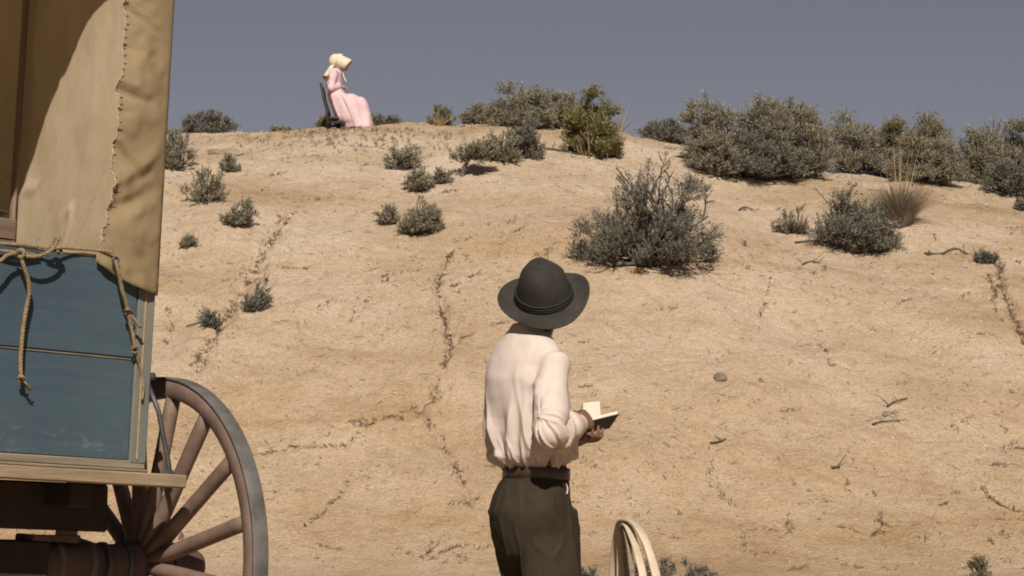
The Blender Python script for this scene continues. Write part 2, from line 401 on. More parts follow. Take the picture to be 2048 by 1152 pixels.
def build_ground():
    xs = axis(-400, 400, -8.6, 9.6, .028, 1.13); ys = axis(-120, 700, 21.6, 39.2, .028, 1.12)
    X, Y = np.meshgrid(xs, ys); Z = hill1(X, Y)
    on = sst(.05, .9, Z) * sst(60, 44, Y)
    rel = .028 * fbm(X * 1.7, Y * 1.5, 31, 3) + .010 * fbm(X * 6, Y * 5, 37, 3, .6)
    # little benches along the beds
    wob = Z + .25 * perlin(X * .5, Y * .3, 41) + .1 * perlin(X * 1.6, Y * 1.2, 42)
    rel += .028 * np.sin(wob * 6.3) * sst(-.2, .5, perlin(X * .22, Y * .3, 43)) + .005 * np.sin(wob * 17)
    # hair cracks
    for sc, w, dep, sd in ((1.1, .035, .04, 51), (2.6, .05, .022, 52)):
        c = np.abs(perlin(X * sc + .5 * perlin(X * 3, Y * 3, 60 + sd), Y * sc * .8, sd)); msk = sst(.05, .4, perlin(X * .5, Y * .5, sd + 7))
        rel -= dep * np.clip(1 - c / w, 0, 1) * msk
    # small hollows and clods
    h = perlin(X * 9, Y * 7, 71); rel -= .035 * sst(.52, .85, h); rel += .015 * sst(.5, .8, -h)
    for poly, w, dep in RILLS:
        P = np.array([ground_hit(*p)[:2] for p in poly])
        x0, y0 = P.min(0) - .6; x1, y1 = P.max(0) + .6
        ix = np.nonzero((xs > x0) & (xs < x1))[0]; iy = np.nonzero((ys > y0) & (ys < y1))[0]
        if not len(ix) or not len(iy): continue
        sl = np.s_[iy[0]:iy[-1] + 1, ix[0]:ix[-1] + 1]
        gx = X[sl] + .07 * perlin(X[sl] * 4, Y[sl] * 4, 81); gy = Y[sl] + .07 * perlin(X[sl] * 4, Y[sl] * 4, 82)
        dmin = np.full(gx.shape, 9.0)
        for a, b in zip(P[:-1], P[1:]):
            e = b - a; tt = np.clip(((gx - a[0]) * e[0] + (gy - a[1]) * e[1]) / (e @ e), 0, 1)
            dmin = np.minimum(dmin, np.hypot(gx - a[0] - tt * e[0], gy - a[1] - tt * e[1]))
        ww = w * (1 + .7 * perlin(gx * 3, gy * 3, 83))
        rel[sl] -= dep * (.75 + .6 * perlin(gx * 5, gy * 5, 84)) * np.exp(-(dmin / ww) ** 2)
        rel[sl] += dep * .22 * np.exp(-((dmin - 2.2 * w) / w) ** 2)
    Z = Z + rel * on + .012 * fbm(X * .7, Y * .7, 91, 3) * (1 - on)
    ny, nx = Z.shape
    co = np.stack([X, Y, Z], -1).reshape(-1, 3)
    i = np.arange(ny - 1)[:, None] * nx + np.arange(nx - 1)[None]
    q = np.stack([i, i + 1, i + nx + 1, i + nx], -1).reshape(-1, 4)
    me = bpy.data.meshes.new('hillside_ground')
    me.vertices.add(len(co)); me.vertices.foreach_set('co', co.ravel())
    me.loops.add(q.size); me.loops.foreach_set('vertex_index', q.ravel().astype(np.int32))
    me.polygons.add(len(q)); me.polygons.foreach_set('loop_start', np.arange(0, q.size, 4, dtype=np.int32))
    me.polygons.foreach_set('loop_total', np.full(len(q), 4, dtype=np.int32)); me.update(calc_edges=True); me.validate()
    o = link('hillside_ground', me, M['earth']); tag(o, 'dry sandy hillside of pale tan earth with cracks and rills', None, None, 'structure')
    return xs, ys, Z
GX, GY, GZ = build_ground()
def gz(x, y):
    i = np.clip(np.searchsorted(GX, x) - 1, 0, len(GX) - 2); j = np.clip(np.searchsorted(GY, y) - 1, 0, len(GY) - 2)
    u = (x - GX[i]) / (GX[i + 1] - GX[i]); v = (y - GY[j]) / (GY[j + 1] - GY[j])
    return float((GZ[j, i] * (1 - u) + GZ[j, i + 1] * u) * (1 - v) + (GZ[j + 1, i] * (1 - u) + GZ[j + 1, i + 1] * u) * v)
def ground_normal(x, y):
    e = .3; return Vector((-(hill1(x + e, y) - hill1(x - e, y)) / (2 * e), -(hill1(x, y + e) - hill1(x, y - e)) / (2 * e), 1)).normalized()

# ------------------------------------------------------------------ the covered wagon
WHEEL_R = .70; TRACK = .784; ROLL = R(3.0); YAW = math.atan2(.65, .76)
W_ROT = Matrix.Rotation(YAW, 4, 'Z') @ Matrix.Rotation(ROLL, 4, 'Y')
W_LOC = Vector((-1.328, 8.62, .728)) - W_ROT @ Vector((TRACK, 0, WHEEL_R))
wagon = empty('covered_wagon'); wagon.matrix_world = Matrix.Translation(W_LOC) @ W_ROT
tag(wagon, 'covered wagon with blue tailgate, tan canvas top and large wooden rear wheel', 'wagon')
W_INV = (Matrix.Translation(W_LOC) @ W_ROT).inverted()
def wl(px, py, y):
    """point of the wagon's own frame seen at a picture point, on its plane y"""
    o = W_INV @ Vector((0, 0, CAM_Z)); d = (W_INV.to_3x3() @ Vector(ray(px, py))); k = (y - o.y) / d.y
    return o + d * k
TAIL = -.335
def build_wagon():
    p = wagon
    # tailgate of two boards in a frame
    tg = MB().box(-.475, .475, TAIL + .012, TAIL + .03, 1.06, 1.762, .002).build('tailgate', M['grey_wood'], p, False)
    for z0, z1, sd in ((1.070, 1.422, 1), (1.431, 1.772, 2)):
        MB().box(-.438, .438, TAIL - .012, TAIL + .011, z0, z1, .004, .0015, sd).build('board', M['blue'], tg, False)
    MB().box(-.438, .432, TAIL - .015, TAIL - .006, 1.4235, 1.4285, .0012).build('bead', M['worn_edge'], tg, False)
    MB().box(-.438, .438, TAIL - .013, TAIL + .012, 1.7725, 1.781, .002).build('top_edge', M['bare_edge'], tg, False)
    for s in (-1, 1):
        a, b = sorted((s * .4405, s * .507))
        MB().box(a, b, TAIL - .020, TAIL + .03, 1.06, 1.79, .004, .001, 5).build('corner_post', M['stile'], p, False)
        a, b = sorted((s * .464, s * .471))
        MB().box(a, b, TAIL - .0245, TAIL - .019, 1.075, 1.75, .0015).build('bead', M['bare_edge'], tg, False)
    MB().box(-.507, .507, TAIL - .018, TAIL + .03, 1.042, 1.0695, .004, .002, 7).build('bottom_rail', M['grey_wood'], p, False)
    MB().box(-.68, .648, TAIL - .075, TAIL + .055, .984, 1.030, .005, .002, 8).build('cross_sill', M['pale_wood'], p, False)
    MB().box(-.507, .507, TAIL - .040, TAIL + .03, 1.0305, 1.0415, .003, .001, 9).build('sill_strip', M['grey_wood'], p, False)
    # sides, floor and front board
    for s in (-1, 1):
        sw = None
        for k in range(3):
            a, b = sorted((s * .481, s * .504))
            o = MB().box(a, b, TAIL + .031, 2.75, 1.03 + k * .25, 1.277 + k * .25, .004).build('side_wall' if k == 0 else 'board', M['blue'], p if k == 0 else sw, False)
            if k == 0: sw = o
    MB().box(-.479, .479, TAIL + .057, 2.74, 1.005, 1.04, .003).build('floor_boards', M['grey_wood'], p, False)
    MB().box(-.479, .479, 2.745, 2.77, 1.03, 1.75, .004).build('front_board', M['blue'], p, False)
    # running gear
    MB().box(-.512, .512, -.11, .11, .815, .985, .008, .004, 3).build('bolster', M['dark_wood'], p, False)
    MB().box(-.56, .30, -.085, .085, .640, .775, .008, .004, 4).build('axle_beam', M['dark_wood'], p, False)
    for s in (-1, 1):
        MB().box(s * .30 - .045, s * .30 + .045, TAIL + .056, 2.7, .90, .984, .006).build('side_sill', M['dark_wood'], p, False)
        MB().tube([(s * .10, .2, .70), (s * .05, 2.3, .60)], .045, 8).build('reach_pole', M['dark_wood'], p)
    MB().box(.22, .40, -.115, .03, .776, .800, .004, .004, 12).build('axle_plate', M['hub'], p, False)
    MB().box(-.555, .555, 2.0, 2.16, .70, .88, .008).build('front_bolster', M['dark_wood'], p, False)
    # the tub slung under the bed, only its black side is seen
    # iron brace from box to sill end
    MB().tube([(.513, TAIL + .02, 1.36), (.54, TAIL - .03, 1.25), (.593, TAIL - .035, 1.06), (.595, TAIL - .035, 1.029)], .0095, 8).build('brace_rod', M['dark_iron'], p)
    MB().tube([(.595, TAIL - .035, .965), (.595, TAIL - .035, 1.046)], .017, 6).build('brace_bolt', M['dark_iron'], p, False)
    MB().tube([(.505, TAIL + .01, 1.37), (.537, TAIL + .005, 1.375)], .014, 8).build('brace_eye', M['dark_iron'], p)
def wheel_mesh_parts(name, parent, loc, r, tread, felloe_d, n_sp, sp_w, phase, mats, inner=-1, hub=(.085, .12, .30), tyre=.012, dish=.05, lean=None):
    """a dished spoked wheel whose axle runs along local X; inner is the side (sign of X) of the wagon"""
    f, s_, h, i_ = mats
    Mx = Matrix.Rotation(R(90), 4, 'Y')
    if lean is not None: Mx = lean @ Mx
    Mx = Matrix.Translation(loc) @ Mx
    ri = r - felloe_d; ro = r - tyre; t = tread / 2
    # after the turn about Y, profile height runs along X
    prof = [(ri + .006, -t + .002), (ri, -t + .012), (ri, t - .012), (ri + .006, t - .002), (ro - .004, t - .001), (ro, t - .003), (ro, -t + .003), (ro - .004, -t + .001)]
    w = MB().lathe(prof, 96, Mx, True).build(name, f, parent)
    w.data.polygons.foreach_set('use_smooth', [True] * len(w.data.polygons))
    if tyre:
        MB().lathe([(ro + .0005, -t - .001), (ro + .0005, t + .001), (r - .002, t + .001), (r, t - .003), (r, -t + .003), (r - .002, -t - .001)], 96, Mx, True).build('tyre', i_, w)
    hr, hi, ho = hub
    inn = inner
    for k in range(n_sp):
        a = phase + 2 * math.pi * k / n_sp
        u = Vector((0, math.sin(a), math.cos(a)))
        xa = inn * dish
        def P(rad, x):
            q = Vector((x, 0, 0)) + u * rad
            return (Mx @ Matrix.Rotation(R(-90), 4, 'Y')) @ q
        axv = (Mx @ Matrix.Rotation(R(-90), 4, 'Y')).to_3x3() @ Vector((1, 0, 0))
        rr = [hr * .8, hr + .03, hr + .16, ri - .18, ri - .06, ri + .012]
        MB().tube([P(q, xa * (1 - (q - rr[0]) / (rr[-1] - rr[0]))) for q in rr], 1, 10,
                  flat=[(sp_w * .62, sp_w * .42), (sp_w * .60, sp_w * .46), (sp_w * .50, sp_w * .48), (sp_w * .47, sp_w * .47), (sp_w * .48, sp_w * .48), (sp_w * .46, sp_w * .46)], up=axv).build('spoke', s_, w)
    # hub: long barrel inward, short end outward (profile height = +X before the lean)
    zz = lambda x: x
    a = []
    prof = [(hr * .70, -hi if inn < 0 else -ho), ] 
    xin = -hi; xout = ho
    pr = [(hr * .55, xin), (hr * .80, xin + .004), (hr * .86, xin + .03), (hr * .98, -.10), (hr * 1.06, -.04), (hr * 1.06, .03), (hr * .95, .07), (hr * .78, xout - .02), (hr * .66, xout), (hr * .3, xout + .004)]
    if inn > 0: pr = [(q, -x) for q, x in pr][::-1]
    MB().lathe(pr, 28, Mx).build('hub', h, w)
    return w, Mx
def build_wheels():
    W1 = None
    for s in (1, -1):
        for y, r in ((0, WHEEL_R), (2.08, .56)):
            if s > 0 and y == 0:
                w, Mx = wheel_mesh_parts('wheel', wagon, (TRACK, 0, r), r, .060, .078, 16, .060, R(-6.4), (M['felloe'], M['spoke'], M['hub'], M['iron']), -1, (.084, .24, .19))
                for x, rr in ((-.225, .078), (-.14, .085), (-.055, .092), (.045, .093)):
                    MB().lathe([(rr - .01, x - .011), (rr, x - .011), (rr + .003, x - .008), (rr + .003, x + .008), (rr, x + .011), (rr - .01, x + .011)], 28, Mx, True).build('hub_band', M['dark_iron'], w)
                # round banded axle arm inboard of the hub
                ax = MB().lathe([(.05, -.95), (.070, -.945), (.073, -.50), (.076, -.34), (.072, -.248), (.05, -.244)], 28, Mx).build('axle_arm', M['hub'], wagon)
                for x, rr in ((-.56, .073), (-.42, .075), (-.29, .075)):
                    MB().lathe([(rr - .008, x - .012), (rr + .002, x - .012), (rr + .004, x), (rr + .002, x + .012), (rr - .008, x + .012)], 28, Mx, True).build('axle_band', M['iron'], ax)
                W1 = w
            elif s < 0 and y == 0:
                wheel_mesh_parts('wheel', wagon, (-TRACK, 0, r), r, .060, .078, 16, .062, R(3), (M['felloe'], M['spoke'], M['hub'], M['iron']), 1, (.098, .22, .19))
    for s in (1, -1):
        wheel_mesh_parts('wheel', wagon, (s * TRACK, 2.08, .56), .56, .060, .078, 14, .055, R(3), (M['felloe'], M['spoke'], M['hub'], M['iron']), -s, (.09, .2, .16))
HW = .508; Z_LOW = 1.66; Z_SPR = 2.93
LSIDE = Z_SPR - Z_LOW; LARC = math.pi * HW; LTOT = 2 * LSIDE + LARC
def prof_pt(s, inset=0.0):
    """the canvas outline: right bottom up, over and down; x, z and inward direction"""
    s = np.asarray(s, float)
    a = np.clip((s - LSIDE) / HW, 0, math.pi)
    nx, nz = -np.cos(a), -np.sin(a)
    x = HW * np.cos(a); z = Z_SPR + HW * np.sin(a)
    z = np.where(s < LSIDE, Z_LOW + s, z); z = np.where(s > LSIDE + LARC, Z_SPR - (s - LSIDE - LARC), z)
    return x + nx * inset, z + nz * inset
def build_canvas():
    ns = 330; ss = np.linspace(0, LTOT, ns)
    ys = np.concatenate([np.arange(TAIL - .03, 1.3, .0125), np.arange(1.3, 2.9, .08)])
    rows = []
    yf = ys[-1]
    # rear lip, from hem outward
    nl = 18
    LIPW = .200
    rs_ = np.random.RandomState(4)
    # pleats of the gathered hem
    k1 = fbm(ss * 5.5 + 3, ss * 0 + .3, 101, 2); k2 = fbm(ss * 13, ss * 0 + .7, 103, 2)
    for j in range(nl, 0, -1):
        t = j / nl
        smin = .095 * t ** 1.5
        s2 = smin + ss * (LTOT - 2 * smin) / LTOT
        ins = LIPW * (t + .02 * np.sin(t * 3)) + .006 * k1 * t + .003 * k2 * t ** 2
        ins = ins * (1 + .34 * np.exp(-((s2 - .02) / .22) ** 2)); ins = ins * (1 - .68 * sst(LSIDE + .2, LSIDE + LARC * .8, s2)); x, z = prof_pt(s2, ins)
        fan = ss + .10 * (1 - t) * np.sin(ss * 7)
        pl = fbm(ss * 5.5 + .9 * t + .4 * np.sin(ss * 5), ss * 0 + t * 1.2, 107, 2) * .020 * t ** .8
        c1 = np.abs(perlin(fan * 5.2, ss * 0 + .35 * t + .2, 115)); pl = pl + .026 * np.clip(1 - c1 / (.05 + .08 * t), 0, 1) * sst(.15, .75, t)
        c2 = np.abs(perlin(fan * 11, ss * 0 + .5 * t + 3.2, 117)); pl = pl + .012 * np.exp(-(ss / .3) ** 2) * fbm(ss * 12 - t * 3, t * 3 + ss * 5, 119, 2) + .009 * fbm(ss * 9 + t * 2, t * 2.2 - ss * 3, 118, 3) * np.clip(t * 3, 0, 1) + .013 * np.clip(1 - c2 / .13, 0, 1) * sst(.45, 1.0, t)
        pl = pl - .030 * np.clip(1 - np.abs(ss - .30 - .25 * (1 - t)) / .05, 0, 1) * sst(.0, .5, t) + .035 * np.clip(1 - np.abs(ss - .20 - .2 * (1 - t)) / .05, 0, 1) * sst(.1, .6, t)
        y = TAIL - .03 - .030 * np.sin(math.pi * min(t * .75 + .1, 1)) + .012 * t + pl
        z = z + .012 * k2 * t
        rows.append(np.stack([x, y, z], -1))
    hem = rows[0].copy()
    for y in ys:
        x, z = prof_pt(ss, 0)
        far = sst(TAIL, TAIL + .25, y)
        # creases: loose ones slanting near the foot, sag between bows
        d = .006 * fbm(ss * 2.2 + y * 1.3, y * 2.2 - ss * .9, 121, 3) * far
        foot = sst(1.0, .15, ss) + sst(1.0, .15, LTOT - ss)
        u = ss * 1.0 + y * 1.4
        cre = np.abs(perlin(u * 3.1, (y * .8 - ss) * 1.1, 125)); d = d + foot * .012 * np.clip(1 - cre / .08, 0, 1) * far
        cre2 = np.abs(perlin(y * 5.0, ss * .8, 127)); d = d + .0008 * np.clip(1 - cre2 / .14, 0, 1) * far * sst(.1, .7, ss)
        b = .018 * (math.cos((y - TAIL) / 1.015 * 2 * math.pi) - 1) * .5
        xx, zz = prof_pt(ss, -(b) + d)
        rows.append(np.stack([xx, np.full(ns, y), zz], -1))
    for j in range(1, 6):
        t = j / 5; x, z = prof_pt(ss, LIPW * t); rows.append(np.stack([x, np.full(ns, yf + .04 * math.sin(t * 3)), z], -1))
    A = np.array(rows); m = len(A); co = A.reshape(-1, 3)
    fs = [(i * ns + k, (i + 1) * ns + k, (i + 1) * ns + k + 1, i * ns + k + 1) for i in range(m - 1) for k in range(ns - 1)]
    b = MB(); b.v = [tuple(q) for q in co[nl * ns:]]; b.f = [tuple(i - nl * ns for i in f) for f in fs if f[0] >= nl * ns]
    o = b.build('canvas_cover', M['canvas'], wagon)
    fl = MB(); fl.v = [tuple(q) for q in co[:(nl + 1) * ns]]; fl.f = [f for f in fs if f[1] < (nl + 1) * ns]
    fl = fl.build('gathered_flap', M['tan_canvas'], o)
    for q in (o, fl): sm = q.modifiers.new('thick', 'SOLIDIFY'); sm.thickness = .003; sm.offset = 0
    # whipped thread along the hem
    th = MB(); hp = hem[:110]
    tl = [hp[i] + np.array([-.001, -.004 + .003 * math.sin(i * 2.1), .002 * math.sin(i * 1.7)]) for i in range(5, 110)]
    th.tube(tl, .0021, 6).build('drawstring', M['thread'], o)
    st = MB()
    for i in range(6, 108, 2):
        q = hp[i]; st.tube([q + np.array([-.005, -.007, .004]), q + np.array([.003, -.009, .0]), q + np.array([.014, -.006, -.004])], .0017, 5)
    tag(st.build('stitching', M['thread'], o), kind='stuff')
    # grommet in the lower corner
    g = wl(231, 521, TAIL - .067)
    MG = Matrix.Translation(g) @ Matrix.Rotation(R(90), 4, 'X')
    MB().lathe([(.008, -.004), (.013, -.005), (.016, 0), (.013, .004), (.008, .004)], 20, MG, True).build('grommet', M['dark_iron'], o)
    MB().lathe([(.0005, -.003), (.0085, -.003), (.0085, .0035), (.0005, .0035)], 16, MG).build('grommet_hole', M['cordblack'], o)
    # bows
    for y in (TAIL + .03, .68, 1.90):
        pts = []
        for s in np.linspace(-.55, LTOT + .55, 60):
            sc = min(max(s, 0), LTOT); x, z = prof_pt(sc, .035); z = float(z) + (min(s, 0) if s < 0 else -(max(s - LTOT, 0))); x = float(x)
            z0 = max(1.10, z)
            if z < 1.84: x = math.copysign(.465, x) if z < 1.79 else x * (1 - (1 - .465 / .487) * (1.84 - z) / .05)
            pts.append((x, y, z0))
        MB().tube(pts, 1, 8, flat=[(.010, .021)] * len(pts), up=(1, 0, 0)).build('bow', M['bow'], wagon)
build_wagon(); build_wheels(); build_canvas()

def on_wagon(o): o.matrix_world = Matrix.Translation(W_LOC) @ W_ROT @ o.matrix_world; return o
def rope_tube(b, pts, r, k=6, lay=True):
    P = spline(pts, k); b.tube(P, r, 8)
    return P
def twisted(b, pts, r, turns_per_m=26, k=8):
    """three strands laid round each other"""
    P = [Vector(p) for p in spline(pts, k)]
    L = [0]
    for i in range(1, len(P)): L.append(L[-1] + (P[i] - P[i - 1]).length)
    n = max(12, int(L[-1] / .006)); Q = []; r = r * .82
    for i in range(n + 1):
        s = L[-1] * i / n; j = min(np.searchsorted(L, s), len(P) - 1); j = max(j, 1)
        f = (s - L[j - 1]) / max(L[j] - L[j - 1], 1e-9); Q.append(P[j - 1].lerp(P[j], f))
    a = None
    F = []
    for i in range(n + 1):
        t = (Q[min(i + 1, n)] - Q[max(i - 1, 0)]).normalized()
        a = t.orthogonal().normalized() if a is None else (a - t * a.dot(t)).normalized()
        F.append((a.copy(), t.cross(a)))
    for st in range(3):
        pts2 = []
        for i in range(n + 1):
            w = 2 * math.pi * (st / 3 + L[-1] * i / n * turns_per_m); pts2.append(Q[i] + (F[i][0] * math.cos(w) + F[i][1] * math.sin(w)) * r * .5)
        b.tube(pts2, r * .56, 5)
def build_ropes():
    P = lambda px, py, off=.05: wl(px, py, TAIL - off)
    r1 = empty('rope'); tag(r1, 'hemp rope lashed along the top of the blue tailgate, long knotted end hanging', 'rope', 'ropes on the wagon')
    r1.matrix_world = Matrix.Translation(W_LOC) @ W_ROT
    b = MB(); twisted(b, [P(-90, 482), P(-20, 486), P(40, 490), P(76, 494)], .0085); b.build('lashing', M['rope'], r1)
    b = MB(); twisted(b, [P(-90, 503, .03), P(-20, 500, .035), P(30, 505, .045), P(78, 510, .03)], .0085); b.build('lashing', M['rope'], r1)
    b = MB(); twisted(b, [P(76, 494, .045), P(98, 497, .05), P(112, 495, .045), P(124, 503, .06), P(118, 508, .065), P(110, 500, .05), P(122, 496, .045), P(150, 498, .03), P(190, 500, .03), P(226, 504, .06)], .0062); b.build('lashing', M['rope'], r1)
    b = MB(); twisted(b, [P(40, 508, .06), P(52, 512, .075), P(72, 513, .085), P(94, 506, .09), P(108, 494, .095), P(117, 478, .10), P(119, 472, .10), P(113, 476, .09), P(104, 492, .07), P(90, 500, .05)], .0085); b.build('loop', M['rope'], r1)
    b = MB(); twisted(b, [P(-60, 500, .08), P(-20, 530, .09), P(0, 522, .085), P(16, 510, .075), P(40, 506, .065)], .0085); b.build('loop', M['rope'], r1)
    b = MB(); twisted(b, [P(33, 514, .05), P(36, 502, .075), P(44, 499, .085), P(48, 508, .085), P(42, 515, .08), P(36, 508, .06)], .009); b.build('knot', M['rope'], r1)
    b = MB(); twisted(b, [P(42, 514, .075), P(48, 535, .075), P(56, 560, .065), P(58, 588, .055), P(53, 615, .05), P(47, 650, .05), P(43, 690, .05), P(41, 725, .052), P(42, 758, .055)], .0095); b.build('hanging_end', M['rope'], r1)
    b = MB(); twisted(b, [P(37, 757, .05), P(42, 752, .07), P(48, 757, .066), P(44, 763, .05), P(38, 760, .055)], .008)
    for k in range(5): b.tube(spline([P(45, 760, .055), P(50 + k, 765 + k, .055 + .004 * k), P(54 + 2.2 * k, 775 + 1.5 * ((k * 7) % 5), .05 + .008 * ((k * 3) % 5 - 2))], 4), .0028, 5)
    b.build('knot', M['rope'], r1)
    r2 = empty('rope'); tag(r2, 'doubled hemp tie hanging from the iron eyelet in the canvas corner beside the blue post', 'rope', 'ropes on the wagon')
    r2.matrix_world = Matrix.Translation(W_LOC) @ W_ROT
    b = MB(); twisted(b, [P(231, 521, .078), P(236, 540, .085), P(244, 580, .075), P(253, 610, .065), P(259, 640, .055), P(266, 672, .05), P(270, 698, .045)], .0095); b.build('tie', M['rope'], r2)
    b = MB(); twisted(b, [P(232, 527, .07), P(241, 560, .07), P(250, 600, .06), P(256, 628, .05)], .0075); b.build('tie', M['rope'], r2)
    b = MB(); twisted(b, [P(250, 622, .055), P(254, 618, .075), P(262, 622, .07), P(264, 628, .05), P(256, 632, .048), P(251, 626, .06)], .0065)
    for k in range(6): b.tube(spline([P(258, 626, .06), P(268 + k, 637 + k * .8, .07), P(277 + k * 1.3, 650 + (k * 5) % 7, .065 + .006 * (k % 3))], 4), .0032, 5)
    b.build('knot', M['rope'], r2)
    b = MB(); twisted(b, [P(264, 700, .045), P(269, 692, .06), P(275, 699, .05), P(270, 706, .045), P(263, 702, .045)], .0075); b.build('knot', M['rope'], r2)
    b = MB(); b.tube(spline([P(270, 704, .04), P(276, 720, .035), P(283, 745, .03), P(287, 775, .03), P(284, 800, .032)], 6), .0045, 6); b.build('loose_strand', M['rope'], r2)
    # things inside
    t = tag(empty('storage_trunk', (0, 0, 0)), 'dark wooden trunk standing low inside the wagon under the crate', 'trunk')
    c = wl(-12, 478, .10)
    MB().box(c.x - .30, c.x + .085, -.06, .42, 1.03, c.z - .20, .006).build('chest', M['dark_wood'], t, False)
    MB().box(c.x - .31, c.x + .092, -.07, .43, c.z - .199, c.z - .16, .006).build('lid', M['dark_wood'], t, False)
    t.matrix_world = Matrix.Translation(W_LOC) @ W_ROT
    q = tag(empty('wooden_crate'), 'old wooden crate inside the wagon with a shallow tin dish on its top', 'crate')
    x1 = wl(33, 455, .0).x; zt = wl(20, 437, .0).z
    for k in range(3):
        MB().box(x1 - .34, x1, .0, .020, c.z - .158 + k * .075, c.z - .158 + k * .075 + .071, .003, .001, k).build('slat', M['crate'], q, False)
        MB().box(x1 - .021, x1 - .001, .0205, .34, c.z - .158 + k * .075, c.z - .158 + k * .075 + .071, .003, .001, k).build('slat', M['crate'], q, False)
    MB().box(x1 - .34, x1, .0, .34, zt - .018, zt, .003).build('top', M['crate'], q, False)
    MB().box(x1 - .33, x1 - .022, .021, .33, c.z - .158, zt - .020, .003).build('lining', M['dark_wood'], q, False)
    q.matrix_world = Matrix.Translation(W_LOC) @ W_ROT
    d = MB().lathe([(.06, 0), (.075, .002), (.135, .024), (.137, .028), (.130, .026), (.07, .007), (.01, .006)], 32, Matrix.Translation((x1 - .105, .15, zt + .001)) @ Matrix.Rotation(R(-1), 4, 'Y')).build('tin_dish', M['tin'])
    d.matrix_world = Matrix.Translation(W_LOC) @ W_ROT
    tag(d, 'shallow dull tin dish resting on the crate under the canvas', 'dish')
build_ropes()

# ------------------------------------------------------------------ the man with the book
def hand(b, wrist, d, n, l, curl, size=1.0, thumb=(.5, .7, .3), spread=.12):
    """palm and five fingers; d forward, n the way the palm looks, l towards the thumb"""
    w = Vector(wrist); d = Vector(d).normalized(); n = Vector(n); n = (n - d * n.dot(d)).normalized(); l0 = Vector(l); c = d.cross(n)
    l = c if c.dot(l0) > 0 else -c
    s = size
    P = [w - d * .03 * s, w, w + d * .03 * s, w + d * .065 * s, w + d * .092 * s]
    b.tube(P, 1, 12, flat=[(.024 * s, .027 * s), (.021 * s, .029 * s), (.018 * s, .038 * s), (.016 * s, .042 * s), (.012 * s, .040 * s)], up=n)
    for k, (o, ln) in enumerate(((.031, .070), (.011, .080), (-.010, .075), (-.029, .058))):
        q = w + d * (.078 - .006 * abs(k - 1)) * s + l * o * s; dirv = (d + l * (o / .03) * spread).normalized()
        pts = [q.copy()]; cur = curl if not hasattr(curl[0], '__len__') else curl[k]
        for j, (a, fr) in enumerate(zip(cur, (.48, .29, .23))):
            dirv = Matrix.Rotation(R(a), 3, (d.cross(n))) @ dirv
            if j == 0: pts.append(q + dirv * .012 * s)
            pts.append(pts[-1] + dirv * ln * fr * s)
        rr = [.0098, .0098, .0092, .0082, .0062]
        b.tube(pts, [x * s for x in rr], 8); b.ball(pts[-1], .0066 * s, 8, 6)
    q = w + d * .018 * s + l * .026 * s
    t1 = (d * thumb[0] + l * thumb[1] + n * thumb[2]).normalized(); t2 = (t1 * .7 + d * .6 + n * .15).normalized()
    pts = [q, q + t1 * .035 * s, q + t1 * .035 * s + t2 * .032 * s, q + t1 * .035 * s + t2 * .056 * s]
    b.tube(pts, [.014 * s, .0125 * s, .0105 * s, .0075 * s], 8); b.ball(pts[-1], .0078 * s, 8, 6)
MAN_PHI = R(50)
MAN_LOC = Vector((.095, 9.15, 0))
man = empty('person', (MAN_LOC.x, MAN_LOC.y, 0), -MAN_PHI)
man.location.z = gz(MAN_LOC.x, MAN_LOC.y)
tag(man, 'man in wide-brimmed dark hat, cream shirt and dark trousers seen from behind holding a book', 'person')
MAN_M = Matrix.Translation((MAN_LOC.x, MAN_LOC.y, 0)) @ Matrix.Rotation(-MAN_PHI, 4, 'Z'); MAN_I = MAN_M.inverted()
def ml(px, py, y): return MAN_I @ Vector(at_depth(px, py, y))
SH_R, EL_R, WR_R = Vector((.165, -.055, 1.488)), Vector((.275, -.165, 1.225)), Vector((.165, .085, 1.262))
SH_L, EL_L, WR_L = Vector((-.155, -.04, 1.49)), Vector((-.235, .085, 1.22)), Vector((-.075, .255, 1.19))
HEAD_C = Vector((.0, .0, 1.72))
def seg_param(a, A, B):
    A = np.array(A); B = np.array(B); e = B - A; t = np.clip(((a - A) @ e) / (e @ e), 0, 1)
    return t, np.linalg.norm(a - A - t[:, None] * e, axis=1)
def hat_frame():
    up = Vector((0, 0, 1)); tocam = MAN_I.to_3x3() @ Vector((0, -1, 0)); rt = MAN_I.to_3x3() @ Vector((1, 0, 0))
    tl = R(38); nz = (up * math.cos(tl) + tocam * math.sin(tl)); nz = (Matrix.Rotation(R(-6), 3, -tocam) @ nz).normalized()
    return ml(1088, 596, 9.13), nz, rt
